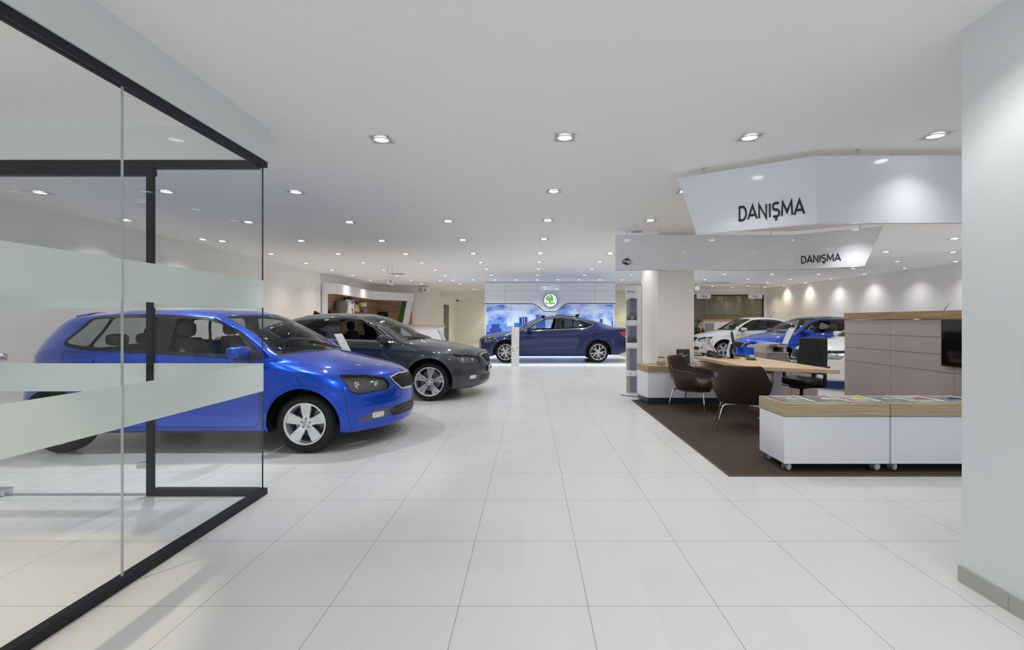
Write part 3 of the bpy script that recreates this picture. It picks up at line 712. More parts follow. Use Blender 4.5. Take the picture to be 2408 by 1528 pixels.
def build_car(name, label, loc, rz, S, paint, cell, spokes, rimmat, seat='seat_dark', roof=None, chrome_dlo=False, glass='car_glass', rear_glass='car_glass_dark', group=None, open_front=True, plate=True, antenna='fin', bowl='grey_dark'):
    car = thing(name, label, 'car', loc, rz, group)
    B = CarShell(S, cell); K, Lx = B.kidx, B.lidx
    circ = lambda a: [(a+S['arch']*math.cos(2*PI*i/72), S['R']+S['arch']*math.sin(2*PI*i/72)) for i in range(72)]
    dlo = rounded(S['dlo'], .04); panes = [rounded(p, .035) for p in S['panes']]
    head = rounded(S['head'], .02, 3); grille = S['grille']+[(-y, z) for y, z in S['grille'][::-1] if y > 0]
    intake = S['intake']+[(-y, z) for y, z in S['intake'][::-1] if y > 0]
    for a in S['ax']: B.snap(circ(a), 'side')
    B.snap(dlo, 'side')
    for p in panes: B.snap(p, 'side')
    B.snap(head, 'fl'); B.snap(S['fog'], 'fl')
    B.snap(grille, 'front'); B.snap(intake, 'front')
    B.snap(S['tail'], 'rl'); c = .70711
    B.faces(); C, N = B.FC, B.FN; R = B.reg
    sideq = B.proj(C, 'side'); flq = B.proj(C, 'fl'); frq = B.proj(C, 'front'); rlq = np.stack([(C[:, 0]+C[:, 1])*c, C[:, 2]], 1)
    mside, mfl, mfr = B.mask('side', C, N), B.mask('fl', C, N), B.mask('front', C, N)
    mrl = (C[:, 0] < -1.2) & (N[:, 1]-N[:, 0] > .3)
    row, col = B.frow, B.fcol
    # doors / bonnet / bumper
    low = row < Lx[8]
    hoodcol = K[2]+int((K[3]-K[2])*.75)
    R[(row >= Lx[5]) & (row < Lx[8]) & (col < hoodcol)] = 8
    bump_col = K[2]+int((K[3]-K[2])*.85)
    R[(row < Lx[4]) & (col < bump_col)] = 9
    R[(row < Lx[4]) & (col >= K[7]-int((K[7]-K[6])*.35))] = 10
    for i, d in enumerate(S['doors']): R[mside & inpoly(sideq, d) & (row < Lx[9])] = 3+i
    # screens
    a_col = K[2]+int((K[3]-K[2])*.80); r_col = K[7]-int((K[7]-K[6])*.12)
    v0, v1 = Lx[8]+1, Lx[10]-1
    R[(row >= Lx[8]-1) & (row < Lx[10]) & (col < a_col)] = 11
    R[(row >= v0) & (row < v1) & (col < a_col-1)] = 12
    R[(row >= Lx[8]+2) & (row < Lx[10]-1) & (col > r_col)] = 13
    R[mside & inpoly(sideq, dlo) & (C[:, 1] > .3)] = 20
    for i, p in enumerate(panes): R[mside & inpoly(sideq, p) & (C[:, 1] > .3)] = 21+i
    R[mfl & inpoly(flq, head) & (row < Lx[7])] = 30
    R[mfl & inpoly(flq, S['fog']) & (row < Lx[4])] = 31
    R[mfr & inpoly(frq, intake) & (C[:, 0] > 1.4) & (row < Lx[4])] = 33
    R[mfr & inpoly(frq, grille) & (C[:, 0] > 1.4) & (row < Lx[6])] = 32
    R[mrl & inpoly(rlq, S['tail']) & (row < Lx[8])] = 34
    if roof: R[(row >= Lx[10]) & (R == 0)] = 40
    for a in S['ax']:
        R[mside & (np.hypot(C[:, 0]-a, C[:, 2]-S['R']) < S['arch']) & (C[:, 1] > .4)] = 99
    body = B.emit('body', R == 0, paint, car)
    B.emit('bonnet', R == 8, paint, car); B.emit('front_bumper', R == 9, paint, car); B.emit('rear_bumper', R == 10, paint, car)
    if roof: tag(B.emit('roof', R == 40, roof, car), 'dark glossy roof panel')
    for side, g in (('L', 1), ('R', -1)):
        wf = B.emit('window_frame', R == 20, 'trim_black', car, side)
        for i in range(2):
            d = B.emit('door', R == 3+i, paint, car, side)
            hx, hz = S['handles'][i]
            h = B.on_side(hx, hz)
            if h:
                p, n = h; mb = MB(); rbox(mb, (p.x, (p.y+.016), p.z), (.20, .030, .030), .5)
                if g < 0: mb.v = [(x, -y, z) for x, y, z in mb.v]
                mb.build('door_handle', paint, d, smooth=True)
        for i in range(3):
            if i == 0 and open_front == side: continue
            B.emit('side_window', R == 21+i, glass if i == 0 else rear_glass, car, side)
        lamp = B.emit('headlight', R == 30, 'lens', car, side)
        fog = B.emit('fog_lamp_surround', R == 31, 'grey_dark', car, side)
        tl = B.emit('tail_light', R == 34, 'tail_red', car, side)
        # lamp innards : dark bowl with two projectors
        cen = C[R == 30].mean(0); nrm = N[R == 30].mean(0); nrm /= np.linalg.norm(nrm)
        sel = R == 30; idx = np.nonzero(sel)[0]; used = sorted({v for i in idx for v in B.F[i]}); mp = {v: i for i, v in enumerate(used)}
        V = (B.P[used]-B.N[used]*.035)*np.array([1, g, 1])
        mesh_obj('lamp_bowl', V.tolist(), [tuple(mp[v] for v in B.F[i]) for i in idx], bowl, lamp, smooth=True)
        pj = MB(); ht = [B.bvh.ray_cast(*FL_RAY(Vector(q))) for q in ((np.mean([p[0] for p in S['head']])-.12, np.mean([p[1] for p in S['head']])+.005), (np.mean([p[0] for p in S['head']])+.10, np.mean([p[1] for p in S['head']])+.015))]
        for h in ht:
            if h[0] is None: continue
            nn = h[1] if h[1].x > 0 else -h[1]; d = (nn+Vector((1.2, .1, 0))).normalized(); ce = h[0]-nn*.045
            q = d.to_track_quat('Z', 'Y').to_matrix().to_4x4(); q.translation = ce
            pj.lathe([(0, .012), (.022, .008), (.034, .0), (.040, .012), (.046, .010), (.05, -.02)], 18, q)
        if g < 0: pj.v = [(x, -y, z) for x, y, z in pj.v]
        if pj.v: pj.build('lamp_projector', 'lamp_chrome', lamp, smooth=True)
        # fog reflector
        fx = np.array(S['fog']).mean(0); h = B.bvh.ray_cast(*FL_RAY(Vector(fx)))
        if h[0] is not None:
            nn = h[1] if h[1].x > 0 else -h[1]; q = nn.to_track_quat('Z', 'Y').to_matrix().to_4x4(); q.translation = h[0]+nn*.002
            mb = MB(); rbox(mb, (0, 0, 0), (.15, .066, .014), .4); mb.v = [tuple(q @ Vector(p)) for p in mb.v]
            if g < 0: mb.v = [(x, -y, z) for x, y, z in mb.v]
            mb.build('fog_lamp', 'lamp_chrome', fog, smooth=True)
        # shut lines
        mb = MB()
        for d in S['doors']:
            v, f = B.strip(rounded(d, .04), .006, .0012, SIDE_RAY, closed=True); mb.add(v, f)
        G3 = B.G
        def gridline(pts, w=.006):
            v = []; f = []
            for i, (r_, c_) in enumerate(pts):
                p = Vector(B.P[r_*B.ns+c_]); n = Vector(B.N[r_*B.ns+c_]); r2, c2 = pts[min(i+1, len(pts)-1)]; r1, c1 = pts[max(i-1, 0)]
                t = Vector(B.P[r2*B.ns+c2])-Vector(B.P[r1*B.ns+c1]); b = n.cross(t).normalized()
                v += [p+b*w/2+n*.0012, p-b*w/2+n*.0012]
            for i in range(len(pts)-1): f.append((2*i, 2*i+1, 2*i+3, 2*i+2))
            mb.add(v, f)
        gridline([(Lx[5], cc) for cc in range(0, hoodcol+1)]); gridline([(rr, hoodcol) for rr in range(Lx[5], Lx[8])])
        gridline([(rr, bump_col) for rr in range(Lx[1], Lx[4]+1)])
        if g < 0: mb.v, mb.f = mirrored(mb.v, mb.f)
        mb.build('shut_line', 'black', car)
        # window surround moulding
        v, f = B.strip(dlo, .016 if chrome_dlo else .012, .004, SIDE_RAY, closed=True, step=.02)
        if g < 0: v, f = mirrored(v, f)
        mesh_obj('window_moulding', v, f, 'chrome' if chrome_dlo else 'trim_black', car)
        v, f = B.strip([(p[0], p[1]) for p in head], .010, .002, FL_RAY, closed=True, step=.02)
        if g < 0: v, f = mirrored(v, f)
        mesh_obj('lamp_surround', v, f, 'trim_black', lamp)
        # mirror
        mx, my, mz = S['mirror']; mb = MB(); rbox(mb, (mx, my+.10, mz+.02), (.13, .21, .115), .55)
        mb.v = [(x+(.03 if x > mx else 0)*(z-mz)*0-(y-my-.1)*.15, y, z) for x, y, z in mb.v]
        if g < 0: mb.v, mb.f = mirrored(mb.v, mb.f)
        mir = mb.build('wing_mirror', paint, car, smooth=True)
        mb = MB(); rbox(mb, (mx+.01, my+.06, mz-.045), (.09, .22, .05), .6)
        mb.box((mx-.062-.01, my+.015, mz-.03), (mx-.06, my+.18, mz+.06))
        if g < 0: mb.v, mb.f = mirrored(mb.v, mb.f)
        mb.build('mirror_foot', 'trim_black', mir, smooth=True)
        # wheel wells
        for a in S['ax']:
            mb = MB()
            ra = S['arch']+.004; n = 28; v = []; f = []; t0 = -math.asin((S['R']-.235)/ra)
            for i in range(n+1):
                t = t0+(PI-2*t0)*i/n
                for y in (.52*S['W'], .985*S['W']): v.append((a+ra*math.cos(t), y, S['R']+ra*math.sin(t)))
            for i in range(n): f.append((2*i, 2*i+1, 2*i+3, 2*i+2))
            mb.add(v, f)
            mb.add([(a+ra*math.cos(t0+(PI-2*t0)*i/24), .52*S['W'], S['R']+ra*math.sin(t0+(PI-2*t0)*i/24)) for i in range(25)], [tuple(range(25))])
            if g < 0: mb.v, mb.f = mirrored(mb.v, mb.f)
            mb.build('wheel_well', 'black', car)
        for a in S['ax']: make_wheel(car, S, (a, g*(S['trackw']-S['tw']/2-.012), S['R']), g, spokes, rimmat)
    # grille : dark panel, vertical bars and chrome rim
    gr = B.emit('grille', R == 32, 'grille_black', car)
    bars = MB(); ztop = max(z for y, z in S['grille']); zbot = min(z for y, z in S['grille']); yw = max(y for y, z in S['grille'])
    for i in range(-9, 10):
        y = i*yw*2/20.5
        zs = [z for z in np.linspace(zbot+.004, ztop-.004, 9) if inpoly(np.array([[y, z]]), grille)[0]]
        if len(zs) < 3: continue
        v, f = B.strip([(y, zs[0]), (y, zs[-1])], .016, .006, FRONT_RAY); bars.add(v, f)
    if bars.v: bars.build('grille_bars', 'trim_black', gr)
    mb = MB(); v, f = B.strip(rounded(grille, .03), .018, .006, FRONT_RAY, closed=True, step=.02); mb.add(v, f)
    mb.build('grille_rim', 'chrome', gr)
    lg = B.emit('lower_grille', R == 33, 'grille_black', car)
    mb = MB()
    zb, zt = min(z for y, z in S['intake']), max(z for y, z in S['intake']); yi = max(y for y, z in S['intake'])
    for k in range(1, 4):
        z = zb+(zt-zb)*k/4; yy = yi*.86
        v, f = B.strip([(-yy, z), (yy, z)], .010, .006, FRONT_RAY); mb.add(v, f)
    if mb.v: mb.build('grille_slats', 'trim_black', lg)
    # bonnet badge
    h = B.bvh.ray_cast(Vector((4, 0, ztop+.028)), Vector((-1, 0, 0)))
    if h[0] is not None:
        nn = h[1] if h[1].x > 0 else -h[1]; q = Vector((nn.x, 0, nn.z)).normalized().to_track_quat('Z', 'Y').to_matrix().to_4x4(); q.translation = h[0]+nn*.003
        bd = MB().lathe([(.044, 0), (.046, .006), (.040, .008), (.036, .004)], 28, q).build('badge', 'chrome', car, smooth=True)
        MB().lathe([(0, .003), (.037, .003)], 24, q).build('badge_disc', 'black_gloss', bd)
        mb = MB()
        for (a0, a1, b0, b1) in ((-.022, -.012, .024, .0), (-.014, -.012, .006, .022), (-.004, -.012, .018, .024)):
            mb.add([q @ Vector((a0, a1, .0045)), q @ Vector((a0+.012, a1, .0045)), q @ Vector((b0+.004, b1, .0045)), q @ Vector((b0-.006, b1, .0045))], [(0, 1, 2, 3)])
        mb.build('badge_arrow', 'chrome', bd)
    B.emit('windscreen_border', R == 11, 'trim_black', car)
    B.emit('windscreen', R == 12, 'windscreen_glass', car); B.emit('rear_window', R == 13, rear_glass, car)
    # wipers
    mb = MB()
    for y0, y1 in ((.50, -.12), (-.02, -.58)):
        pts = []
        for i in range(9):
            t = i/8; y = y0+(y1-y0)*t; h = B.bvh.ray_cast(Vector((S['cowl']+.05-.13*t-.12*abs(y)**2, abs(y), 2)), Vector((0, 0, -1)))
            if h[0] is not None: pts.append((h[0].x, y, h[0].z+.012))
        if len(pts) > 2: mb.tube(pts, .008, 6)
    if mb.v: mb.build('wiper', 'trim_black', car)
    # underside and cabin
    W = S['W']; x0, x1 = S['rows'][0][8][0]+.1, S['rows'][0][0][0]-.1
    xa, xb = S['ax'][0]-S['arch']-.02, S['ax'][1]+S['arch']+.02
    box_obj('underbody', (xb, -W*.9, .20), (xa, W*.9, .26), 'black', car)
    mb = MB().box((xa, -W*.5, .20), (x1, W*.5, .27)).box((x0, -W*.5, .22), (xb, W*.5, .29)); mb.build('undertray', 'black', car)
    cb = MB().box((S['ax'][1]-.15, -W*.88, .30), (.78*S['cowl'], W*.88, .62)).box((S['ax'][1]-.45, -W*.70, .60), (S['seats'][1]-.25, W*.70, .93)); cb.build('cabin_floor', 'cabin_dark', car)
    # dashboard follows the cowl
    xd = S['cowl']; n = 12; v = []
    for i in range(n+1):
        y = -W*.86+2*W*.86*i/n; k = (abs(y)/(W*.86))**2
        for xx, zz in ((xd-.10-.16*k, .965-.02*k), (xd-.42, .975), (xd-.50, .93), (xd-.48, .60)): v.append((xx, y, zz))
    f = [(4*i+j, 4*i+4+j, 4*i+5+j, 4*i+1+j) for i in range(n) for j in range(3)]
    mesh_obj('dashboard', v, f, 'cabin_dark', car, smooth=True)
    for y in (.36, -.36):
        mb = MB(); seat_back(mb, S['seats'][0]-.35, y, .50, .55, 1.14, .20, .13); rbox(mb, (S['seats'][0]-.08, y, .62), (.55, .50, .16), .5)
        st = mb.build('front_seat', seat, car, smooth=True)
        mb = MB(); rbox(mb, (S['seats'][0]-.57, y, 1.235), (.09, .24, .17), .6); mb.tube([(S['seats'][0]-.56, y-.05, 1.1), (S['seats'][0]-.56, y-.05, 1.2)], .008, 6).tube([(S['seats'][0]-.56, y+.05, 1.1), (S['seats'][0]-.56, y+.05, 1.2)], .008, 6)
        mb.build('headrest', seat, st, smooth=True)
    mb = MB(); rbox(mb, (S['seats'][1]+.10, 0, .62), (.5, 1.25*W/.87, .2), .4); seat_back(mb, S['seats'][1]-.12, 0, 1.24*W/.87, .55, 1.06, .16, .14)
    rs = mb.build('rear_seat', seat, car, smooth=True)
    for y in (-.36, 0, .36):
        mb = MB(); rbox(mb, (S['seats'][1]-.30, y, 1.12), (.09, .24, .13), .6); mb.build('headrest', seat, rs, smooth=True)
    q = Matrix.Translation((S['cowl']-.60, .36, .93)) @ Matrix.Rotation(-1.15, 4, 'Y')
    mb = MB().lathe([(.175+.014*math.cos(a), .014*math.sin(a)) for a in np.linspace(0, 2*PI, 9)[:-1]], 28, q, closed=True)
    mb.box((-.16, -.02, -.01), (.16, .02, .01), q).box((-.05, -.05, -.02), (.05, .05, .02), q); mb.build('steering_wheel', 'trim_black', car, smooth=True, autosm=.7)
    h = B.bvh.ray_cast(Vector((S['rows'][10][0][0]+.22, 0, 3)), Vector((0, 0, -1)))
    if h[0] is not None:
        mb = MB(); rbox(mb, (h[0].x-.04, 0, h[0].z-.13), (.03, .24, .07), .5); mb.build('rear_view_mirror', 'trim_black', car, smooth=True)
    # aerial
    xr = S['rows'][12][6][0]-.12; h = B.bvh.ray_cast(Vector((xr, 0.01, 3)), Vector((0, 0, -1)))
    if antenna == 'fin' and h[0] is not None:
        z = h[0].z-.004
        mesh_obj('aerial', [(xr+.08, -.02, z), (xr+.08, .02, z), (xr-.09, .022, z), (xr-.09, -.022, z), (xr-.055, 0, z+.075), (xr-.085, 0, z+.078)], [(0, 4, 1), (1, 4, 5, 2), (2, 5, 3), (3, 5, 4, 0)], 'trim_black', car)
    elif antenna == 'rod' and h[0] is not None:
        z = h[0].z; MB().tube([(xr, 0, z-.01), (xr-.03, 0, z+.03), (xr-.20, 0, z+.25)], [.018, .008, .004], 8).build('aerial', 'trim_black', car, smooth=True)
    car['_bvh'] = 0; del car['_bvh']
    return car, B
# ---------------------------------------------------------------- room shell
def sbox(name, a, b, m, **k): return struct(box_obj(name, a, b, m, **k))
def build_room():
    sbox('floor', (-8, -4, -.12), (12.5, 26, 0), 'floor_tiles')
    sbox('ceiling', (-8, -4, CEIL), (12.5, 26, CEIL+.12), 'ceiling')
    sbox('wall_left', (-6.6, -4, 0), (-6.38, 13.34, CEIL), 'wall')
    sbox('wall_left_rear', (-6.6, 13.34, 0), (-6.43, 18.55, CEIL), 'wall')
    sbox('wall_back_left', (-6.6, 18.55, 0), (-4.34, 18.75, CEIL), 'wall')
    sbox('wall_passage', (-4.5, 18.75, 0), (-4.34, 25.5, CEIL), 'wall_cream')
    sbox('wall_back', (-4.5, 25.5, 0), (7.2, 25.6, CEIL), 'wall_cream')
    sbox('trim_1', (-4.34, 21.4, 2.47), (7.0, 21.6, CEIL), 'wall_cream')
    sbox('wall_passage_right', (7.0, 20.0, 0), (7.2, 25.5, CEIL), 'wall_cream')
    sbox('wall_back_right', (7.0, 19.85, 0), (11.3, 20.0, CEIL), 'wall')
    struct(MB().prism([(11.34, -4), (11.6, -4), (11.6, 19.85), (10.72, 19.85)], 0, CEIL).build('wall_right', 'wall'))
    # foreground pillar at the right edge of the picture and the square column by the desk
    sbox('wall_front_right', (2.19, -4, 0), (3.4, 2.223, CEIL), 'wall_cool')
    mb = MB()
    for y0, y1 in ((1.997, 2.233), (1.40, 1.995), (.80, 1.398), (-.4, .798)): mb.box((2.178, y0, 0), (2.192, y1, .083))
    struct(mb.build('baseboard_front_right', 'base_tile', bevel=.001))
    sbox('wall_column', (2.155, 7.40, 0), (2.766, 8.5, CEIL), 'wall')
    # dark passage door
    d = box_obj('door_1', (-4.345, 22.0, 0), (-4.31, 23.2, 2.156), 'anthracite'); struct(d)
    box_obj('door_handle', (-4.31, 22.15, 1.0), (-4.26, 22.20, 1.06), 'steel', d)
    # bulkhead over the glass lobby
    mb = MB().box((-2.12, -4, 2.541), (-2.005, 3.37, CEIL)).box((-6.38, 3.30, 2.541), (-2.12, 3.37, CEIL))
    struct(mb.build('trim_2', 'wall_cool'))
    # olive glazed office front on the back wall
    w = sbox('window_1', (7.02, 19.80, 0.0), (10.48, 19.85, 2.47), 'olive_glass')
    mb = MB().box((7.0, 19.77, 2.47), (10.54, 19.85, 2.515)).box((10.48, 19.77, 0), (10.54, 19.85, 2.515))
    mb.build('window_frame', 'dark_frame', w)
    mb = MB()
    for px in (1657.5, 1703, 1748.5): x = (px-VX)*19.8/F; mb.box((x, 19.794, 0), (x+.014, 19.80, 2.47))
    mb.box((7.02, 19.794, 1.58), (10.48, 19.80, 1.595)).build('window_joint', 'grey_dark', w)

def build_glass():
    gx = -2.043; gy = 3.335; zt = 2.497
    def part_box(root):
        o = root.location.copy()
        def f(name, a, b, m, par=None, **k):
            return box_obj(name, tuple(a[i]-o[i] for i in range(3)), tuple(b[i]-o[i] for i in range(3)), m, par or root, **k)
        return f
    BANDS = ((1.424, 1.634), (.79, 1.003))
    # side partition : two sheets on one dark track
    A = part_box(thing('glass_partition', 'clear glass side partition with dark floor track and frosted bands', 'glass partition', (gx, 1.7, 0)))
    A('floor_track', (-2.070, -4, 0), (-2.015, 3.36, .048), 'dark_frame')
    A('head_track', (-2.070, -4, zt), (-2.015, 3.36, 2.54), 'dark_frame')
    for k, (y0, y1) in enumerate(((-1.5, 2.184), (2.190, 3.345))):
        g = A('glass_pane', (gx-.005, y0, .048), (gx+.005, y1, zt), 'partition_glass')
        if k:
            A('pane_edge', (gx-.0052, y0, .048), (gx+.0052, y0+.005, zt), 'glass_edge', g); A('pane_edge', (gx-.0052, y1-.003, .048), (gx+.0052, y1, zt), 'glass_edge_dark', g)
        for z0, z1 in BANDS: A('frosted_band', (gx+.0055, y0, z0), (gx+.0062, y1, z1), 'frosted', g)
    # cross screen with door opening
    Bx = part_box(thing('glass_partition', 'dark framed glass screen standing in front of the blue hatchback', 'glass partition', (-2.5, gy, 0)))
    Bx('head_frame', (-6.38, 3.31, 2.484), (-2.07, 3.36, 2.54), 'dark_frame')
    Bx('jamb', (-2.905, 3.31, 0), (-2.862, 3.345, 2.43), 'dark_frame', bevel=.002)
    Bx('bottom_frame', (-2.862, 3.31, 0), (-2.07, 3.36, .053), 'dark_frame', bevel=.002)
    g = Bx('glass_pane', (-2.862, gy-.005, .053), (-2.05, gy+.005, 2.484), 'partition_glass')
    for z0, z1 in BANDS: Bx('frosted_band', (-2.862, gy-.0062, z0), (-2.05, gy-.0055, z1), 'frosted', g)
    Bx('door_head', (-6.38, 3.31, 2.43), (-2.862, 3.36, 2.484), 'dark_frame', bevel=.002)
    # glass door leaf
    D = thing('glass_door', 'frameless glass door with steel hinges and round knob', 'door', (-3.4, gy, 0)); Dx = part_box(D)
    g = Dx('door_leaf', (-4.06, gy-.005, .010), (-2.915, gy+.005, 2.42), 'partition_glass')
    for z0, z1 in BANDS: Dx('frosted_band', (-4.06, gy-.0062, z0), (-2.915, gy-.0055, z1), 'frosted', g)
    Dx('bottom_seal', (-4.06, gy-.008, .004), (-2.915, gy+.008, .014), 'glass_edge', g)
    for z in (2.232, .227): Dx('hinge', (-2.985, 3.315, z-.024), (-2.903, 3.355, z+.024), 'steel', bevel=.006)
    kn = MB().lathe([(0, .06), (.026, .06), (.034, .052), (.034, .03), (.018, .024), (.018, 0), (.03, 0)], 24, Matrix.Translation((-4.0+3.4, -.006, 1.05)) @ Matrix.Rotation(PI/2, 4, 'X'))
    kn.build('door_knob', 'steel', D, smooth=True, autosm=.6)
    Dx('floor_pivot', (-4.09, 3.30, .0), (-3.97, 3.365, .055), 'steel', bevel=.005)
    f = thing('glass_partition', 'fixed clear glass pane beyond the lobby door, beside the door knob', 'glass partition', (-5.2, gy, 0))
    box_obj('glass_pane', (-1.17, -.005, .0), (1.09, .005, 2.43), 'partition_glass', f)
    struct(box_obj('trim_3', (-6.38, 3.30, 0), (-4.12, 3.37, .006), 'glass_edge'))

# ---------------------------------------------------------------- ceiling lights
ORD = ['first', 'second', 'third', 'fourth', 'fifth', 'sixth', 'seventh', 'eighth', 'ninth', 'tenth', 'eleventh', 'twelfth', 'thirteenth', 'fourteenth', 'fifteenth', 'sixteenth', 'seventeenth', 'eighteenth', 'nineteenth', 'twentieth']
LAMPS = [(897, 327), (1328, 322), (1763, 322), (2200, 318),
 (95, 452), (392, 450), (696, 451), (1302, 449), (1610, 449),
 (585, 522), (822, 522), (1054, 520), (1288, 518), (1529, 518),
 (524, 567), (709, 566), (898, 566), (1089, 564), (1279, 562), (2243, 561),
 (638, 597), (796, 597), (954, 597), (1113, 596), (1271, 595), (1435, 595), (2082, 592), (2240, 593),
 (721, 619), (855, 618), (993, 618), (1130, 617), (1268, 616), (1410, 616), (2109, 615), (2245, 615),
 (782, 635), (903, 635), (1023, 635), (1144, 633), (1266, 633), (1391, 633), (2005, 632), (2125, 631),
 (830, 648), (935, 648), (1047, 648), (1156, 647), (1264, 647), (1375, 647), (1484, 647), (1703, 645), (1814, 645), (1924, 645), (2031, 645),
 (871, 659), (967, 659), (1065, 659), (1113, 658), (1164, 658), (1213, 658), (1263, 658), (1312, 657.5), (1362, 657.5), (1411, 658), (1462, 658), (1657, 657), (1758, 656.7), (1858, 656.7), (1953, 655.8),
 (991, 667.5), (1082, 667.5), (1715, 665), (1804, 665), (1894, 665),
 (1675, 673), (1760, 672.5), (1842, 672), (1722, 676), (1798, 675.3)]
WARM = {(871, 659), (967, 659), (830, 648), (782, 635), (721, 619), (855, 618), (903, 635), (935, 648), (1722, 676), (1798, 675.3), (1842, 672), (1760, 672.5), (1675, 673), (991, 667.5), (1894, 665)}
def make_spot(color, energy, cone=112, blend=.3, radius=.045, wash=False):
    l = bpy.data.lights.new('downlight_beam', 'SPOT'); l.energy = energy; l.color = color; l.spot_size = math.radians(cone); l.spot_blend = blend; l.shadow_soft_size = radius
    # reflector optics : strong inner beam with a weak wide skirt
    l.use_nodes = True; nt = l.node_tree; N = nt.nodes; L = nt.links; em = N['Emission']
    tc = N.new('ShaderNodeTexCoord'); sp = N.new('ShaderNodeSeparateXYZ'); ab = N.new('ShaderNodeMath'); ab.operation = 'ABSOLUTE'
    rp = N.new('ShaderNodeValToRGB'); e = rp.color_ramp.elements
    e[0].position = .56; e[0].color = (.18, .18, .18, 1); e[1].position = .82; e[1].color = (1, 1, 1, 1)
    k = rp.color_ramp.elements.new(.70); k.color = (.24, .24, .24, 1)
    if wash:            # wall washer : intensity falls towards the wide angles so the scallop stays even
        for el, (p_, v_) in zip(e, ((.56, .09), (.70, .18), (.76, .32))): el.position = p_; el.color = (v_, v_, v_, 1)
        for p_, v_ in ((.90, .75), (1., 1.)): q = e.new(p_); q.color = (v_, v_, v_, 1)
    L.new(tc.outputs['Normal'], sp.inputs[0]); L.new(sp.outputs['Z'], ab.inputs[0]); L.new(ab.outputs[0], rp.inputs['Fac']); L.new(rp.outputs['Color'], em.inputs['Strength'])
    return l
def build_lights():
    beams = {'w': make_spot((1, .985, .965), E_SPOT), 'y': make_spot((1, .82, .62), E_SPOT*1.1), 'b': make_spot((.78, .86, 1), E_SPOT*2.2)}
    bright = make_spot((1, .99, .98), E_SPOT*2.8)
    sign_beam = make_spot((1, .985, .97), E_SPOT*.85, wash=True)
    wash = {k: make_spot(c, E_SPOT*1.7, wash=True) for k, c in (('w', (1, .985, .97)), ('y', (1, .86, .70)), ('b', (.9, .95, 1)))}
    protos = {}
    def proto(kind):
        t = thing('ceiling_downlight', 'x', 'ceiling light', (0, 0, CEIL)); s = .098; i = .078
        mb = MB()
        for a, b in (((-s, -s), (s, -i)), ((-s, i), (s, s)), ((-s, -i), (-i, i)), ((i, -i), (s, i))): mb.box((*a, -.004), (*b, 0))
        mb.build('frame', 'can_white', t)
        box_obj('housing', (-i, -i, -.0016), (i, i, 0), 'can_grey', t)
        M = Matrix.Rotation(.08, 4, 'X')
        MB().lathe([(.060+.008*math.cos(a), -.006+.005*math.sin(a)) for a in np.linspace(0, 2*PI, 9)[:-1]], 24, M, closed=True).build('ring', 'can_white', t, smooth=True)
        MB().lathe([(0, -.006), (.054, -.006)], 24, M).build('lamp', {'w': 'lamp_white', 'y': 'lamp_warm', 'b': 'lamp_blue'}[kind], t)
        b = bpy.data.objects.new('downlight_beam', beams[kind]); COL.objects.link(b); b.parent = t; b.location = (0, 0, -.02)
        return t
    items = []
    for p in LAMPS:
        x, y = onceil(*p); k = 'y' if p in WARM else ('b' if (13.0 < y < 16.4 and -2.2 < x < 4) else 'w'); items.append([x, y, k])
    rows = []
    for it in sorted(items, key=lambda q: q[1]):
        if rows and abs(it[1]-rows[-1][-1][1]) < .42: rows[-1].append(it)
        else: rows.append([it])
    used = set()
    def place(x, y, k, lab, group):
        if k not in protos: protos[k] = proto(k)
        t = copy_tree(protos[k])
        t.location = (x, y, CEIL); t['label'] = lab; t['group'] = group
        return t
    for ri, r in enumerate(rows):
        r.sort(key=lambda q: q[0]/q[1])
        for ci, (x, y, k) in enumerate(r):
            col = {'w': 'white', 'y': 'warm white', 'b': 'cool white'}[k]
            tl = place(x, y, k, f'square recessed {col} downlight, {ORD[ci]} from left in the {ORD[ri]} ceiling row from front', 'recessed ceiling downlights')
            if abs(y-3.55) < .2 and x < -.8:
                for c in tl.children:
                    if c.type == 'LIGHT': c.data = make_spot((.96, .985, 1), E_SPOT*2.2, 62, .8, .03); c.rotation_euler = Vector((-.72, .22, -2.75)).to_track_quat('-Z', 'Y').to_euler()
            if abs(y-5.0) < .2 and x < -2.4:
                for c in tl.children:
                    if c.type == 'LIGHT': c.data = bright
            if abs(x-3.26) < .15 and abs(y-3.48) < .15:
                for c in tl.children:
                    if c.type == 'LIGHT': c.data = sign_beam
            if x > 10.2 or x < -5.5:
                for c in tl.children:
                    if c.type == 'LIGHT': c.data = wash[k]
    for x, y in [(.27, 1.80), (1.80, 1.86), (.27, .45), (1.8, .40), (.4, -1.2), (1.6, -1.2),
                 (4.9, 3.5), (6.4, 3.5), (7.9, 3.5), (9.4, 3.5), (6.4, 5.0), (8, 5.0), (9.6, 5.0), (10.5, 3.5), (10.5, 5.0), (10.5, 6.4), (9., 6.4), (7.4, 6.4), (10.5, 7.9), (9, 7.9), (10.5, 9.4),
                 (-5.9, 6.4), (-5.9, 7.9), (-3.3, 16), (4.6, 11.1), (4.6, 12.7), (4.6, 14.2)]:
        place(x, y, 'w', 'square recessed white downlight outside the view of the photograph', 'recessed downlights out of view')
    for x, y in [(3.3, 5.0), (4.8, 5.0), (3.3, 6.45), (4.8, 6.45), (3.3, 8.0), (4.8, 8.0), (6.2, 8.0), (3.2, 9.6), (4.7, 9.6), (6.2, 9.6), (1.75, 9.6), (3.2, 11.1), (6.2, 11.1), (3.2, 12.7), (6.2, 12.7), (1.8, 3.54+4.5)]:
        place(x, y, 'w', 'square recessed white downlight hidden behind the white hanging fascias', 'downlights hidden by the fascias')
    # warm spots in the glass lobby
    b = make_spot((1, .84, .62), E_SPOT*4.5, 58, .2, .025)
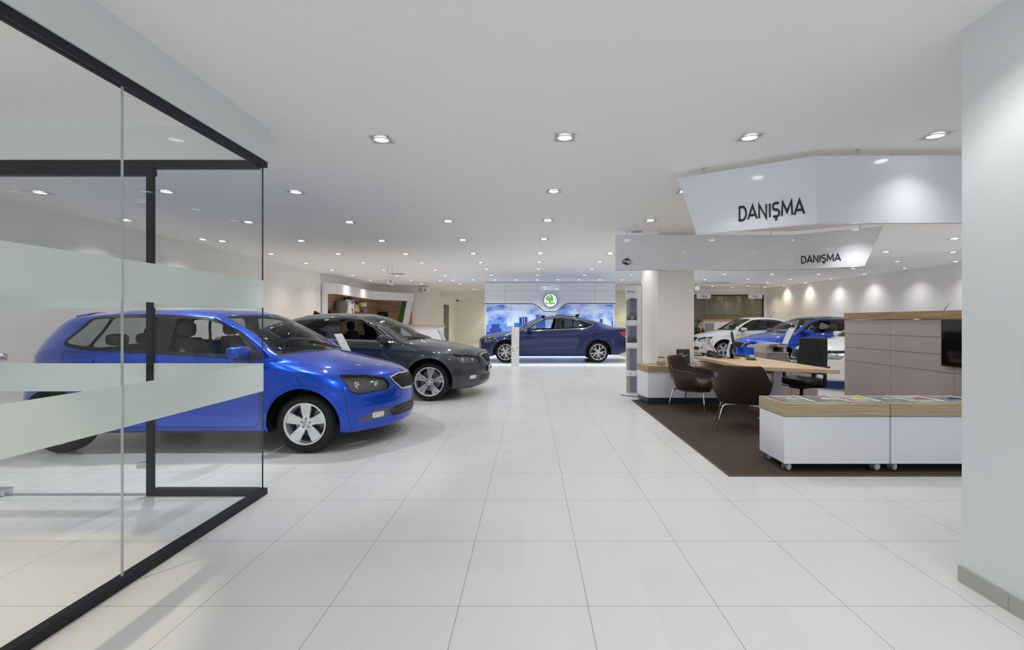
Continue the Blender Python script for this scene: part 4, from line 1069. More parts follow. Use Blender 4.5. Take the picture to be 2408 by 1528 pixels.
    for x, y in ((-2.75, 1.3), (-2.75, .2)):
        t = place(x, y, 'y', 'warm recessed spotlight in the lobby ceiling behind the glass', 'lobby spotlights')
        for c in t.children:
            if c.type == 'LIGHT': c.data = b
    b = make_spot((1, .97, .92), E_SPOT*2.2)  # wide fill lights added out of view to brighten the glass lobby
    for x, y in ((-4.4, .9), (-3.2, -.9)):
        t = place(x, y, 'w', 'added white fill light in the lobby ceiling, out of view', 'added lobby fill lights out of view')
        for c in t.children:
            if c.type == 'LIGHT': c.data = b
    b = make_spot((.93, .97, 1), E_SPOT*3.6, 66, .8, .03)
    for x, y in ((-3.4, 4.0), ):
        t = place(x, y, 'w', 'cool recessed spotlight just beyond the lobby door', 'lobby door spotlight')
        for c in t.children:
            if c.type == 'LIGHT': c.data = b
    # fill lights added to brighten the passage behind the display wall
    bc = make_spot((1, .93, .78), E_SPOT*2.6, 130, .4, .05)
    for i, (x, y) in enumerate(((-3.2, 22.6), (-2.2, 24.6), (-.4, 23.4), (1.8, 23.4), (4.0, 23.4), (5.6, 24.6), (5.4, 20.2), (-2.6, 20.2))):
        t = place(x, y, 'y', 'added warm fill light in the passage ceiling behind the display wall', 'added passage fill lights')
        for c in t.children:
            if c.type == 'LIGHT': c.data = bc
    for q in protos.values():
        for c in list(q.children): bpy.data.objects.remove(c)
        bpy.data.objects.remove(q)
    # ceiling speakers and air vents
    x, y = onceil(1497, 545)
    s = thing('ceiling_speaker', 'round grey ceiling speaker beside the column top', 'speaker', (x, y, CEIL))
    MB().lathe([(0, -.012), (.085, -.012), (.095, -.006), (.10, 0)], 32).build('grille', 'can_grey', s, smooth=True)
    for (px, py, w, lab) in ((935, 643.5, .5, 'slim ceiling air vent near the hanging sign'), (1683, 664.6, 1.2, 'ceiling air vent above the left white hanging sign'), (1778, 669, .9, 'thin ceiling air vent above the right white hanging sign')):
        x, y = onceil(px, py)
        v = thing('ceiling_vent', lab, 'air vent', (x, y, CEIL))
        box_obj('frame', (-w/2, -.2, -.008), (w/2, .2, 0), 'can_white', v)
        mb = MB()
        for k in range(6): mb.box((-w/2+.06, -.17+k*.06, -.012), (w/2-.06, -.145+k*.06, -.007))
        mb.build('louvre', 'can_grey', v)

def build_signs():
    # large reception banner, front : bent white panel hung from the ceiling
    s = thing('hanging_sign', 'large bent white hanging fascia lettered DANIŞMA, nearest the camera', 'hanging sign', (2.457, 3.76, CEIL))
    o = Vector((2.457, 3.76, CEIL))
    zt, zb = 2.742, 2.161
    T = [Vector((1.458, 4.346, zt)), Vector((2.457, 3.76, zt)), Vector((5.2, 3.74, zt))]
    Bm = [Vector((1.618, 4.252, zb)), Vector((2.457, 3.76, zb)), Vector((5.2, 3.74, zb))]
    th = [Vector((.012, .022, 0)), Vector((.006, .025, 0)), Vector((0, .025, 0))]
    v = [p-o for p in T+Bm]+[p+h-o for p, h in zip(T+Bm, th+th)]
    f = [(0, 3, 4, 1), (1, 4, 5, 2), (6, 7, 10, 9), (7, 8, 11, 10), (0, 1, 7, 6), (1, 2, 8, 7), (3, 9, 10, 4), (4, 10, 11, 5), (0, 6, 9, 3), (2, 5, 11, 8)]
    mesh_obj('panel', v, f, 'sign_panel', s)
    ed = MB(); ed.tube([Bm[0]-o, Bm[1]-o], .004, 6).tube([Bm[1]-o, Bm[2]-o], .004, 6).build('edge_trim', 'chrome', s)
    xd = (T[1]-T[0]).normalized(); nrm = Vector((xd.y, -xd.x, 0))
    def onseg(px, py, A, B):   # pixel -> point on a vertical plane through A,B
        d = B-A; r = (px-VX)/F; t = (r*A.y-A.x)/(d.x-r*d.y); p = A+d*t; return Vector((p.x, p.y, H-(py-VY)*p.y/F))
    p0 = onseg(1737, 517, T[0], T[1]); p1 = onseg(1892, 504, T[0], T[1]); wid = (Vector((p1.x, p1.y, 0))-Vector((p0.x, p0.y, 0))).length
    M = frame((p0+p1)/2-o+nrm*.003+Vector((0, 0, -.0)), xd, (0, 0, 1))
    sz = .122; mb, w0 = stroke_text('DANIŞMA', sz, .185, .10, 1.12); kx = wid/w0
    mesh_obj('lettering', [M @ Vector((a*kx, b, .001)) for a, b, c in mb.v], mb.f, 'black_text', s)
    wires = MB()
    for px, py in ((1657, 403), (2020, 358)):
        A, B2 = (T[0], T[1]) if px < 1900 else (T[1], T[2]); p = onseg(px, py, A, B2)-o
        MB().tube([(p.x, p.y+.012, zt-o.z-.01), (p.x, p.y+.012, 0)], .006, 6).box((p.x-.012, p.y, -.012), (p.x+.012, p.y+.024, 0)).box((p.x-.01, p.y-.0, zt-o.z-.004), (p.x+.01, p.y+.024, zt-o.z+.012)).build('hanger', 'steel', s)
    # rear banner
    s = thing('hanging_sign', 'rear bent white hanging fascia with Wi-Fi mark and DANIŞMA, passing before the column', 'hanging sign', (3.0, 7.2, CEIL))
    o = Vector((3.0, 7.2, CEIL))
    T = [Vector((1.40, 7.2, zt)), Vector((4.34, 7.2, zt)), Vector((5.27, 6.54, zt))]; Bm = [Vector((1.40, 7.2, zb)), Vector((4.34, 7.2, zb)), Vector((5.09, 6.668, zb))]
    th = [Vector((0, .025, 0)), Vector((.006, .025, 0)), Vector((.014, .02, 0))]
    v = [p-o for p in T+Bm]+[p+h-o for p, h in zip(T+Bm, th+th)]
    mesh_obj('panel', v, f, 'sign_panel', s)
    MB().tube([Bm[0]-o, Bm[1]-o], .004, 6).tube([Bm[1]-o, Bm[2]-o], .004, 6).build('edge_trim', 'chrome', s)
    xd = (T[2]-T[1]).normalized(); nrm = Vector((xd.y, -xd.x, 0))
    p0 = onseg(1884, 618, T[1], T[2]); p1 = onseg(1977, 613.5, T[1], T[2]); wid = (Vector((p1.x, p1.y, 0))-Vector((p0.x, p0.y, 0))).length
    M = frame((p0+p1)/2-o+nrm*.003, xd, (0, 0, 1)); mb, w0 = stroke_text('DANIŞMA', .108, .185, .10, 1.12); kx = wid/w0
    mesh_obj('lettering', [M @ Vector((a*kx, b, .001)) for a, b, c in mb.v], mb.f, 'black_text', s)
    # Wi-Fi mark : black cloud with a white lozenge
    M = frame((1.40+(1474.5-1447)*7.2/F-o.x, -.003, H-(615-VY)*7.2/F-o.z), (1, 0, 0), (0, 0, 1))
    mb = MB()
    def disc(cx, cy, r, z): mb.add([M @ Vector((cx+r*math.cos(2*PI*i/20), cy+r*math.sin(2*PI*i/20), z)) for i in range(20)], [tuple(range(20))])
    disc(0, 0, .056, .0); disc(-.045, -.004, .038, .0001); disc(.045, -.004, .038, .0002)
    mb.add([M @ Vector(p) for p in ((-.05, -.042, .0003), (.05, -.042, .0003), (.05, .034, .0003), (-.05, .034, .0003))], [(0, 1, 2, 3)])
    wf = mb.build('wifi_mark', 'black_text', s)
    mb = MB().prism(rounded([(.002, -.030), (.070, -.030), (.076, .022), (.010, .026)], .012), .0006, .0010, M); mb.build('wifi_lozenge', 'white_lacquer', wf)
    text_obj('wifi_text', 'Wi', .058, M @ Matrix.Translation((-.038, 0, .0008)), 'white_lacquer', wf, depth=.0002, bold=.0015)
    text_obj('wifi_text', 'Fi', .056, M @ Matrix.Translation((.040, -.002, .0012)), 'black_text', wf, depth=.0002, bold=.0015)
    wires = MB()
    for px in (1476, 1814): MB().tube([((px-VX)*7.2/F-o.x, .012, zt-o.z-.01), ((px-VX)*7.2/F-o.x, .012, 0)], .007, 6).build('hanger', 'steel', s)
    p = onseg(2024, 540, T[1], T[2])-o; MB().tube([(p.x, p.y+.012, zt-o.z-.01), (p.x, p.y+.012, 0)], .007, 6).build('hanger', 'steel', s)
    # small sales signs
    def satis(loc, rz, lab):
        t = thing('hanging_sign', lab, 'hanging sign', loc, rz)
        box_obj('panel', (-.29, -.012, -.11), (.29, .012, .11), 'sign_flat', t, bevel=.002)
        for sd, r in ((-1, 0), (1, PI)):
            M = Matrix.Rotation(r, 4, 'Z') @ frame((0, -.0125, -.012), (1, 0, 0), (0, 0, 1))
            tx = text_obj('lettering', 'Satıs', .125, M, 'black_text', t, depth=.0008, bold=.001)
            bx = max(tx.data.vertices, key=lambda q: (M.inverted() @ q.co).x).co
            q = M.inverted() @ bx
            MB().prism([(q.x-.030, -.052), (q.x-.018, -.052), (q.x-.022, -.078), (q.x-.036, -.078)], .0004, .0014, M).build('cedilla', 'black_text', tx)
        for x in (-.22, .22): MB().tube([(x, 0, .10), (x, 0, CEIL-loc[2])], .004, 6).build('hanger', 'grey_mid', t)
    satis((-3.71, 11.6, 2.39), PI/2+.06, 'small white hanging sign lettered Satış near the wood niche at left')
    satis(((1655-VX)*18.3/F, 18.3, 2.375), 0, 'small white hanging sign lettered Satış just right of the column')
    satis(((1776-VX)*18.3/F, 18.3, 2.375), 0, 'small white hanging sign lettered Satış further right, by the glazing corner')
    # emergency exit sign
    x, y = (1640-VX)*17/F, 17.
    t = thing('exit_sign', 'small green running man exit sign hanging beside the column', 'exit sign', (x, y, 2.6))
    box_obj('panel', (-.075, -.012, -.075), (.075, .012, .075), 'exit_white', t)
    M = frame((0, -.0135, 0), (1, 0, 0), (0, 0, 1)); mb = MB()
    mb.prism([(.012, -.06), (.062, -.06), (.062, .055), (.012, .055), (.012, .045), (.05, .045), (.05, -.05), (.012, -.05)], 0, .0006, M)
    mb.prism([(-.03+.012*math.cos(2*PI*i/12), .045+.012*math.sin(2*PI*i/12)) for i in range(12)], 0, .0006, M)
    for a, b, wd in (((-.03, .03), (-.025, -.012), .02), ((-.025, -.01), (.0, -.035), .012), ((0, -.035), (-.005, -.06), .01), ((-.025, -.01), (-.05, -.035), .012), ((-.05, -.035), (-.068, -.04), .01), ((-.03, .025), (-.058, .005), .01), ((-.03, .025), (0, .005), .01)):
        v, f2 = ribbon([a, b], wd); mb.add([M @ Vector((p[0], p[1], .0006)) for p in v], f2)
    mb.build('pictogram', 'exit_green', t)
    MB().tube([(-.07, 0, .07), (-.07, 0, .2)], .008, 6).box((-.09, -.03, .185), (-.03, .03, .2)).build('hanger', 'grey_mid', t)
# ---------------------------------------------------------------- brand display wall
def build_display():
    yd = 16.55
    t = thing('display_wall', 'white ŠKODA feature wall with round green emblem behind the navy car'.replace('ŠKODA ', ''), 'display wall', (.72, 16.9, 0))
    o = Vector((.72, 16.9, 0))
    X = lambda px, Y=yd: (px-VX)*Y/F-o.x
    Z = lambda py, Y=yd: H-(py-VY)*Y/F
    x0, x1 = X(1140), X(1447)
    # fascia outline (x, z) with the dip around the emblem
    dip = [(1140, 713.9), (1246, 713.9), (1252, 714.1), (1258, 716), (1263, 718.8), (1267.7, 722), (1272.5, 726.2), (1277, 730), (1279.5, 731.8), (1282, 732.6), (1306, 732.4), (1309, 731.6), (1311.5, 729.8), (1318, 723.8), (1324.2, 718.6), (1328, 716), (1331.5, 714.4), (1337.8, 713.4), (1447, 713.4)]
    low = [(X(a), Z(b+2.4)) for a, b in dip]
    poly = low+[(x1, Z(664)), (x0, Z(664))]
    MM = Matrix(((1, 0, 0, 0), (0, 0, -1, 0), (0, 1, 0, 0), (0, 0, 0, 1)))      # (x, z, d) -> (x, -d, z)
    def pr(name, poly, ya, yb, m, par=t):
        return MB().prism(poly, -(yb-o.y), -(ya-o.y), MM).build(name, m, par)
    pr('fascia', poly, yd, 16.8, 'white_panel')
    v, f = ribbon([(X(a), Z(b)) for a, b in dip], .030)
    mesh_obj('black_line', [(a, yd-.004-o.y, b) for a, b in v], f, 'black_gloss', t)
    mb = MB()
    for px in (1188.4, 1399.2): mb.box((X(px)-.004, yd-.002-o.y, Z(712)), (X(px)+.004, yd-o.y, Z(664)))
    mb.box((x0, yd-.002-o.y, Z(683.4)-.004), (x1, yd-o.y, Z(683.4)+.004)); mb.build('panel_joint', 'grey_mid', t)
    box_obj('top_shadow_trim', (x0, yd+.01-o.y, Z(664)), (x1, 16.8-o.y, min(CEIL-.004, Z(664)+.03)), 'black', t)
    # printed skyline panel
    p = box_obj('skyline_print', (x0+.03, 16.78-o.y, .10), (x1-.03, 16.8-o.y, 2.16), 'sky_print', t)
    mb = MB().box((x0, 16.70-o.y, 0), (x0+.035, 16.82-o.y, 2.1)).box((x1-.05, 16.70-o.y, 0), (x1, 16.82-o.y, 2.1)); mb.build('side_post', 'white_panel', t)
    box_obj('backing', (x0, 16.82-o.y, 0), (x1, 17.05-o.y, 2.78), 'white_panel', t)
    ys = 16.77
    off = [0.]
    def rects(lst, name, m):
        mb = MB()
        for i, (a, b, c, d) in enumerate(lst):
            off[0] += .0006; mb.box((X(a, ys), ys-.002-off[0]-o.y, Z(d, ys)), (X(b, ys), ys-o.y, Z(c, ys)))
        mb.build(name, m, p)
    rects([(1148, 1182, 753, 786), (1182, 1192, 761, 786), (1142, 1148, 763, 786), (1192, 1206, 767, 784)], 'printed_tower', 'print_blue_soft')
    rects([(1156, 1175, 762, 788), (1152, 1179, 772, 790), (1142, 1170, 781, 792), (1229.5, 1232.5, 744, 774), (1221, 1228, 746, 774), (1234, 1240, 745, 774)], 'printed_tower', 'print_blue_deep')
    rects([(1260, 1270, 740, 776), (1270, 1279, 744, 776), (1279, 1282, 747, 776), (1209, 1221, 759, 776), (1438, 1446, 754, 770)], 'printed_tower', 'print_blue_mid')
    rects([(1296, 1300, 764, 776), (1304, 1308, 758, 776), (1410, 1417, 750, 762)], 'printed_tower', 'print_blue_deep')
    rects([(1142, 1160, 788, 800), (1274, 1286, 771, 777)], 'printed_lawn', 'print_green')
    # lettering with glow, emblem
    M = frame((X(1294.3), yd-.006-o.y, Z(681)), (1, 0, 0), (0, 0, 1))
    stroke_obj('brand_lettering_glow', 'ŠKODA', .107, M @ Matrix.Translation((0, 0, 0)), 'halo', t, w=.42, gap=.20, sx=1.39, off=.0)
    stroke_obj('brand_lettering', 'ŠKODA', .107, M, 'brand_ink', t, w=.21, gap=.20, sx=1.39, off=.012)
    k = .0589*yd/F; c = Vector((X(1294.5), yd-.006-o.y, Z(706)))
    E = Matrix.Translation(c) @ MM
    em = MB().lathe([(316*k, 0), (318*k, .02), (300*k, .035), (288*k, .02), (286*k, 0)], 48, E).build('emblem_ring', 'chrome', t, smooth=True)
    MB().lathe([(0, .004), (288*k, .004), (289*k, .012), (264*k, .016), (262*k, .006)], 48, E).build('emblem_band', 'brand_ink', em, smooth=True, autosm=.5)
    MB().lathe([(0, .008), (263*k, .008)], 48, E).build('emblem_disc', 'logo_white', em)
    T = lambda q: ((q[0]-1095)*k, -(q[1]-865)*k)
    mb = MB()
    def poly3(pts, z):
        bm = bmesh.new(); vs = [bm.verts.new((*T(q), z)) for q in pts]; fc = bm.faces.new(vs); r = bmesh.ops.triangulate(bm, faces=[fc]); bm.verts.index_update()
        mb.add([E @ v.co for v in bm.verts], [tuple(x.index for x in q.verts) for q in bm.faces]); bm.free()
    poly3([(1045, 1000), (1038, 940), (1000, 880), (940, 850), (880, 828), (884, 790), (902, 752), (960, 768), (1020, 798), (1052, 828), (1000, 770), (932, 714), (950, 690), (985, 674), (1040, 715), (1090, 772), (1108, 750), (1075, 692), (1045, 648), (1078, 634), (1110, 635), (1160, 680), (1200, 760), (1206, 800), (1192, 900), (1192, 1000)], .012)
    poly3([(985, 988), (1212, 988), (1212, 1014), (985, 1014)], .0122)
    poly3([(893, 958), (950, 952), (985, 980), (985, 1014), (952, 1030), (915, 1008)], .0124)
    poly3([(1198, 985), (1235, 952), (1288, 992), (1240, 1034), (1200, 1012)], .0126)
    mb.build('emblem_arrow', 'logo_green', em)
    mb = MB(); mb.add([E @ Vector(((1135-1095+34*math.cos(2*PI*i/20))*k, -(920-865+34*math.sin(2*PI*i/20))*k, .0135)) for i in range(20)], [tuple(range(20))]); mb.build('emblem_eye', 'logo_white', em)
    # low platform under the navy car
    pl = thing('display_platform', 'low white platform with lit front edge under the navy car', 'platform', (.8, 14.5, 0))
    box_obj('deck', (-3.0, -1.36, 0), (2.55, 2.1, .045), 'platform_white', pl)
    box_obj('light_strip', (-3.0, -1.366, .012), (2.55, -1.36, .034), 'led_strip', pl)

# ---------------------------------------------------------------- car information pylons
def build_pylons():
    def proto():
        t = thing('info_stand', 'x', 'information stand', (0, 0, 0)); n = 12; v = []; f = []
        # side profile : straight foot curving back to a leaning board ; faces -y
        cl = []
        for i in range(n+1):
            q = i/n; cl.append((.04+.0*q+.50*max(0, q-.25)**1.35, 1.14*q))
        for (y, z) in cl:
            for x, d in ((-.115, -.012), (.115, -.012), (.115, .012), (-.115, .012)): v.append((x, y+d, z))
        for i in range(n):
            for j in range(4): f.append((4*i+j, 4*i+(j+1) % 4, 4*i+4+(j+1) % 4, 4*i+4+j))
        f += [(3, 2, 1, 0), (4*n, 4*n+1, 4*n+2, 4*n+3)]
        mesh_obj('board', v, f, 'stand_white', t, bevel=.003)
        box_obj('foot', (-.13, -.05, 0), (.13, .26, .014), 'stand_white', t, bevel=.003)
        def at(q, x):
            y = .04+.50*max(0, q-.25)**1.35; return Vector((x, y-.0135, 1.14*q))
        mb = MB()
        def bar(x0, x1, q0, q1, off=0.): mb.add([at(q0, x0)+Vector((0, -off, 0)), at(q0, x1)+Vector((0, -off, 0)), at(q1, x1)+Vector((0, -off, 0)), at(q1, x0)+Vector((0, -off, 0))], [(0, 1, 2, 3)])
        for i in range(14):
            q = .955-.024*i; bar(-.095, .02-.03*(i % 3), q-.006, q)
        mb.build('printed_text', 'print_grey', t); mb = MB()
        for i in range(14):
            q = .955-.024*i; bar(.045, .095-.02*(i % 2), q-.006, q)
        mb.build('printed_figures', 'print_grey', t); mb = MB(); bar(-.115, .115, .575, .5785); mb.build('printed_rule', 'print_grey', t)
        for i, m in enumerate(('energy_green', 'energy_yellow', 'energy_red')):
            mb = MB(); q = .47-.03*i; bar(-.09, -.05+.012*i, q-.022, q, .0005); mb.build('energy_bar', m, t)
        mb = MB(); bar(.05, .085, .455, .475, .0005); mb.build('printed_arrow', 'black_text', t)
        return t
    p0 = None
    for (x, y, rz, lab) in ((-2.40, 6.33, PI/2, 'white leaning information stand between the blue hatchback and the grey car'),
                            (-1.55, 9.25, PI/2, 'white leaning information stand beyond the grey car bonnet'),
                            (-.445, 12.84, 0, 'white information stand seen front-on before the navy car front wheel'),
                            (6.72, 14.95, -PI/2, 'white leaning information stand beside the white car far right'),
                            (6.35, 11.25, -PI/2, 'white leaning information stand before the blue car at right')):
        if p0 is None: p0 = proto(); t = p0
        else: t = copy_tree(p0)
        t.location = (x, y, 0); t.rotation_euler = (0, 0, rz); t['label'] = lab; t['group'] = 'car information stands'

# ---------------------------------------------------------------- left niche, bar and accessories
def build_niche():
    t = thing('wall_niche', 'white angular framed wood niche along the left wall with green edge', 'wall display', (-6.0, 16.0, 0))
    o = Vector((-6.0, 16.0, 0)); zt, zb = 2.48, 2.16
    L = lambda *p: tuple(Vector(p)-o)
    # fascia : return facing the hall, run along the wall, run along the back wall
    pts = [(-6.38, 13.40), (-5.93, 13.40), (-6.10, 17.0), (-4.86, 18.25)]
    inn = [(-6.38, 13.52), (-6.05, 13.52), (-6.22, 17.05), (-4.90, 18.40)]
    v = []; f = []
    for (x, y), (xi, yi) in zip(pts, inn): v += [L(x, y, zb), L(x, y, zt), L(xi, yi, zt), L(xi, yi, zb)]
    for i in range(3):
        for j in range(4): f.append((4*i+j, 4*i+4+j, 4*i+4+(j+1) % 4, 4*i+(j+1) % 4))
    f += [(0, 1, 2, 3), (15, 14, 13, 12)]
    mesh_obj('fascia', v, f, 'white_lacquer', t)
    mb = MB().box(L(-6.38, 13.40, 0), L(-6.25, 13.52, zb)); mb.build('upright', 'white_lacquer', t)
    # slanting right leg with green reveal
    a = Vector((-4.86, 18.25)); d = Vector((1.24, 1.25)).normalized()
    def lg(x0, x1, z): return (x0, z), (x1, z)
    q = [(-4.86, zt), (-5.14, 1.0), (-5.30, 0.2)]
    v = []
    for (x, z) in q: v += [L(x, 18.25, z), L(x-.22, 18.22, z), L(x-.22, 18.42, z), L(x, 18.42, z)]
    f = []
    for i in range(2):
        for j in range(4): f.append((4*i+j, 4*i+(j+1) % 4, 4*i+4+(j+1) % 4, 4*i+4+j))
    f += [(3, 2, 1, 0), (8, 9, 10, 11)]
    mesh_obj('leaning_leg', v, f, 'white_lacquer', t)
    gv = []
    for (x, z) in ((-5.10, zb), (-5.37, 1.0), (-5.53, .2)): gv += [L(x, 18.215, z), L(x-.28, 18.40, z)]
    mesh_obj('green_reveal', gv, [(0, 1, 3, 2), (2, 3, 5, 4)], 'green_panel', t)
    MB().box(L(-6.42, 13.52, .0), L(-6.385, 18.5, zb+.1)).build('wood_backing', 'oak_wall', t)
    MB().box(L(-6.42, 18.42, .0), L(-5.0, 18.5, zb+.1)).build('wood_backing', 'oak_wall', t)
    # reception bar in front of the passage
    b = thing('bar_counter', 'white bar counter with wooden top at the passage on the left', 'counter', (-4.1, 17.0, 0))
    box_obj('front', (-.85, -.25, 0), (.70, .30, 1.11), 'white_lacquer', b)
    box_obj('top', (-.90, -.30, 1.11), (.72, .34, 1.19), 'oak_pale', b, bevel=.003)
    # television on the niche
    tv = thing('television', 'black television mounted on the wood niche above the grey car roof', 'television', (-6.1, 18.36, 1.4))
    x0, x1 = (867-VX)*18.36/F+6.1, (912-VX)*18.36/F+6.1
    box_obj('screen', (x0, -.03, -.12), (x1, .0, .31), 'screen', tv, bevel=.004); box_obj('bracket', ((x0+x1)/2-.1, 0, -.05), ((x0+x1)/2+.1, .055, .2), 'black', tv)
    # accessories on the left wall of the niche : placed at depth Y on X=-6.38
    Yd = lambda px: -6.36*F/(px-VX)
    Zd = lambda py, Y: H-(py-VY)*Y/F
    def hang(name, lab, cat, px, py, group=None):
        Y = Yd(px); return thing(name, lab, cat, (-6.365, Y, Zd(py, Y)), 0, group)
    bag = hang('carry_bag', 'grey rounded carry bag hung on the wood niche', 'bag', 795, 722)
    mb = MB(); rbox(mb, (.11, 0, 0), (.2, .62, .44), .45); mb.build('bag_body', 'seat_grey', bag, smooth=True)
    MB().tube([(.11, -.16, .20), (.11, -.1, .27), (.11, .1, .27), (.11, .16, .20)], .012, 6).build('handle', 'grey_dark', bag, smooth=True)
    dk = hang('dark_pouch', 'dark brown bag low on the wood niche, left of the grey bag', 'bag', 775, 737)
    mb = MB(); rbox(mb, (.1, 0, -.06), (.18, .5, .36), .5); mb.build('bag_body', 'leather_brown', dk, smooth=True)
    MB().tube([(.1, -.12, .09), (.1, -.08, .16), (.1, .08, .16), (.1, .12, .09)], .012, 6).build('handle', 'leather_brown', dk, smooth=True)
    j = hang('backpack', 'white patterned backpack with black top handle on the niche', 'backpack', 809, 722)
    mb = MB(); rbox(mb, (.16, 0, -.04), (.3, .42, .66), .45); mb.build('bag_body', 'white_crumple', j, smooth=True)
    mb = MB(); rbox(mb, (.16, 0, .29), (.26, .36, .10), .5); mb.tube([(.16, -.07, .32), (.16, -.05, .40), (.16, .05, .40), (.16, .07, .32)], .014, 6); mb.build('top_flap', 'black', j, smooth=True)
    h = hang('helmet', 'black helmet with white stripes below the grey bag', 'helmet', 788, 743)
    MB().sphere((.13, 0, -.10), (.16, .2, .17), 18, 10).build('shell', 'black_gloss', h, smooth=True)
    mb = MB()
    for yy in (-.13, -.02, .10): mb.tube([(.13+.165*math.cos(a)*math.cos(yy*3), yy*1.0, -.10+.178*math.sin(a)*math.cos(yy*3)) for a in np.linspace(0, PI, 9)], .012, 6)
    mb.build('stripe', 'white_lacquer', h, smooth=True)
    for i, (px, m, cn) in enumerate(((842, 'plant_green', 'green'), (849, 'energy_yellow', 'yellow'), (856, 'white_lacquer', 'white'))):
        c = hang('cap', f'{cn} round cap hanging on the upper hook rail of the niche', 'cap', px, 716.2, 'caps on the niche rail')
        MB().lathe([(0, .10), (.05, .095), (.085, .06), (.10, .0), (.10, -.015)], 20, Matrix.Rotation(PI/2, 4, 'Y')).build('crown', m, c, smooth=True)
        MB().lathe([(.085, -.02), (.135, -.02), (.135, 0.), (.085, 0.)], 20, Matrix.Rotation(PI/2, 4, 'Y')).build('brim', 'black', c, smooth=True)
    cols = ['leather_brown', 'grey_dark', 'print_grey', 'anthracite', 'logo_navy', 'exit_green', 'teal', 'print_grey']
    for i in range(8):
        c = hang('key_ring', f'small key ring on the lower rail, {ORD[i]} from the left', 'key ring', 836+3.05*i, 729.5, 'key rings on the niche rail')
        MB().tube([(.03, 0, .06), (.04, 0, .03)], .006, 6).build('ring', 'steel', c)
        mb = MB(); rbox(mb, (.04, 0, -.02), (.04, .10, .10), .5); mb.build('fob', cols[i], c, smooth=True)
    s = hang('lanyard', 'dark red lanyard strap hung across the niche', 'lanyard', 830, 712.5)
    mb = MB(); mb.tube([(.03, .3, .04), (.03, .0, .03), (.03, -.4, -.12), (.03, -.42, -.16)], .03, 6); mb.build('strap', 'maroon', s, smooth=True)
    s = hang('gift_box', 'dark window gift box beside the white backpack', 'box', 820, 723)
    box_obj('carton', (0, -.14, -.17), (.16, .14, .17), 'print_grey', s, bevel=.004)
    mb = MB().box((.16, -.1, -.14), (.163, .1, -.06)).box((.16, -.1, -.03), (.163, .1, .04)).box((.16, -.1, .07), (.163, .1, .14)); mb.build('carton_window', 'logo_navy', s)
    s = hang('cardboard_box', 'tan cardboard box on the niche below the lanyard', 'box', 829.5, 724.5)
    box_obj('carton', (0, -.16, -.12), (.16, .16, .10), 'tan', s, bevel=.004); box_obj('lid', (-.0, -.165, .10), (.165, .165, .13), 'tan', s, bevel=.003)
    # twin wall speakers
    for (px, lab) in ((989.5, 'beige wall loudspeaker, left of the pair under the ceiling'), (1000, 'white wall loudspeaker, right of the pair under the ceiling')):
        s = thing('wall_speaker', lab, 'speaker', ((px-VX)*18.4/F, 18.44, H-(681-VY)*18.4/F), 0, 'pair of wall speakers')
        box_obj('cabinet', (-.095, -.10, -.12), (.095, .08, .12), 'putty' if px < 995 else 'wall', s, bevel=.012)
        MB().lathe([(0, .002), (.055, .004), (.06, 0)], 20, Matrix.Translation((0, -.10, -.02)) @ Matrix.Rotation(PI/2, 4, 'X')).build('cone', 'grey_mid', s)
        box_obj('bracket', (-.03, .08, -.03), (.03, .11, .03), 'grey_mid', s)
    s = thing('security_camera', 'small black dome camera on the passage ceiling header', 'camera', ((1076-VX)*23.5/F, 23.5, 2.46))
    MB().sphere((0, 0, 0), .085, 16, 10).build('dome', 'black_gloss', s, smooth=True); MB().lathe([(.1, .0), (.1, .06), (.03, .07), (.02, .34)], 20).build('base', 'can_white', s, smooth=True)

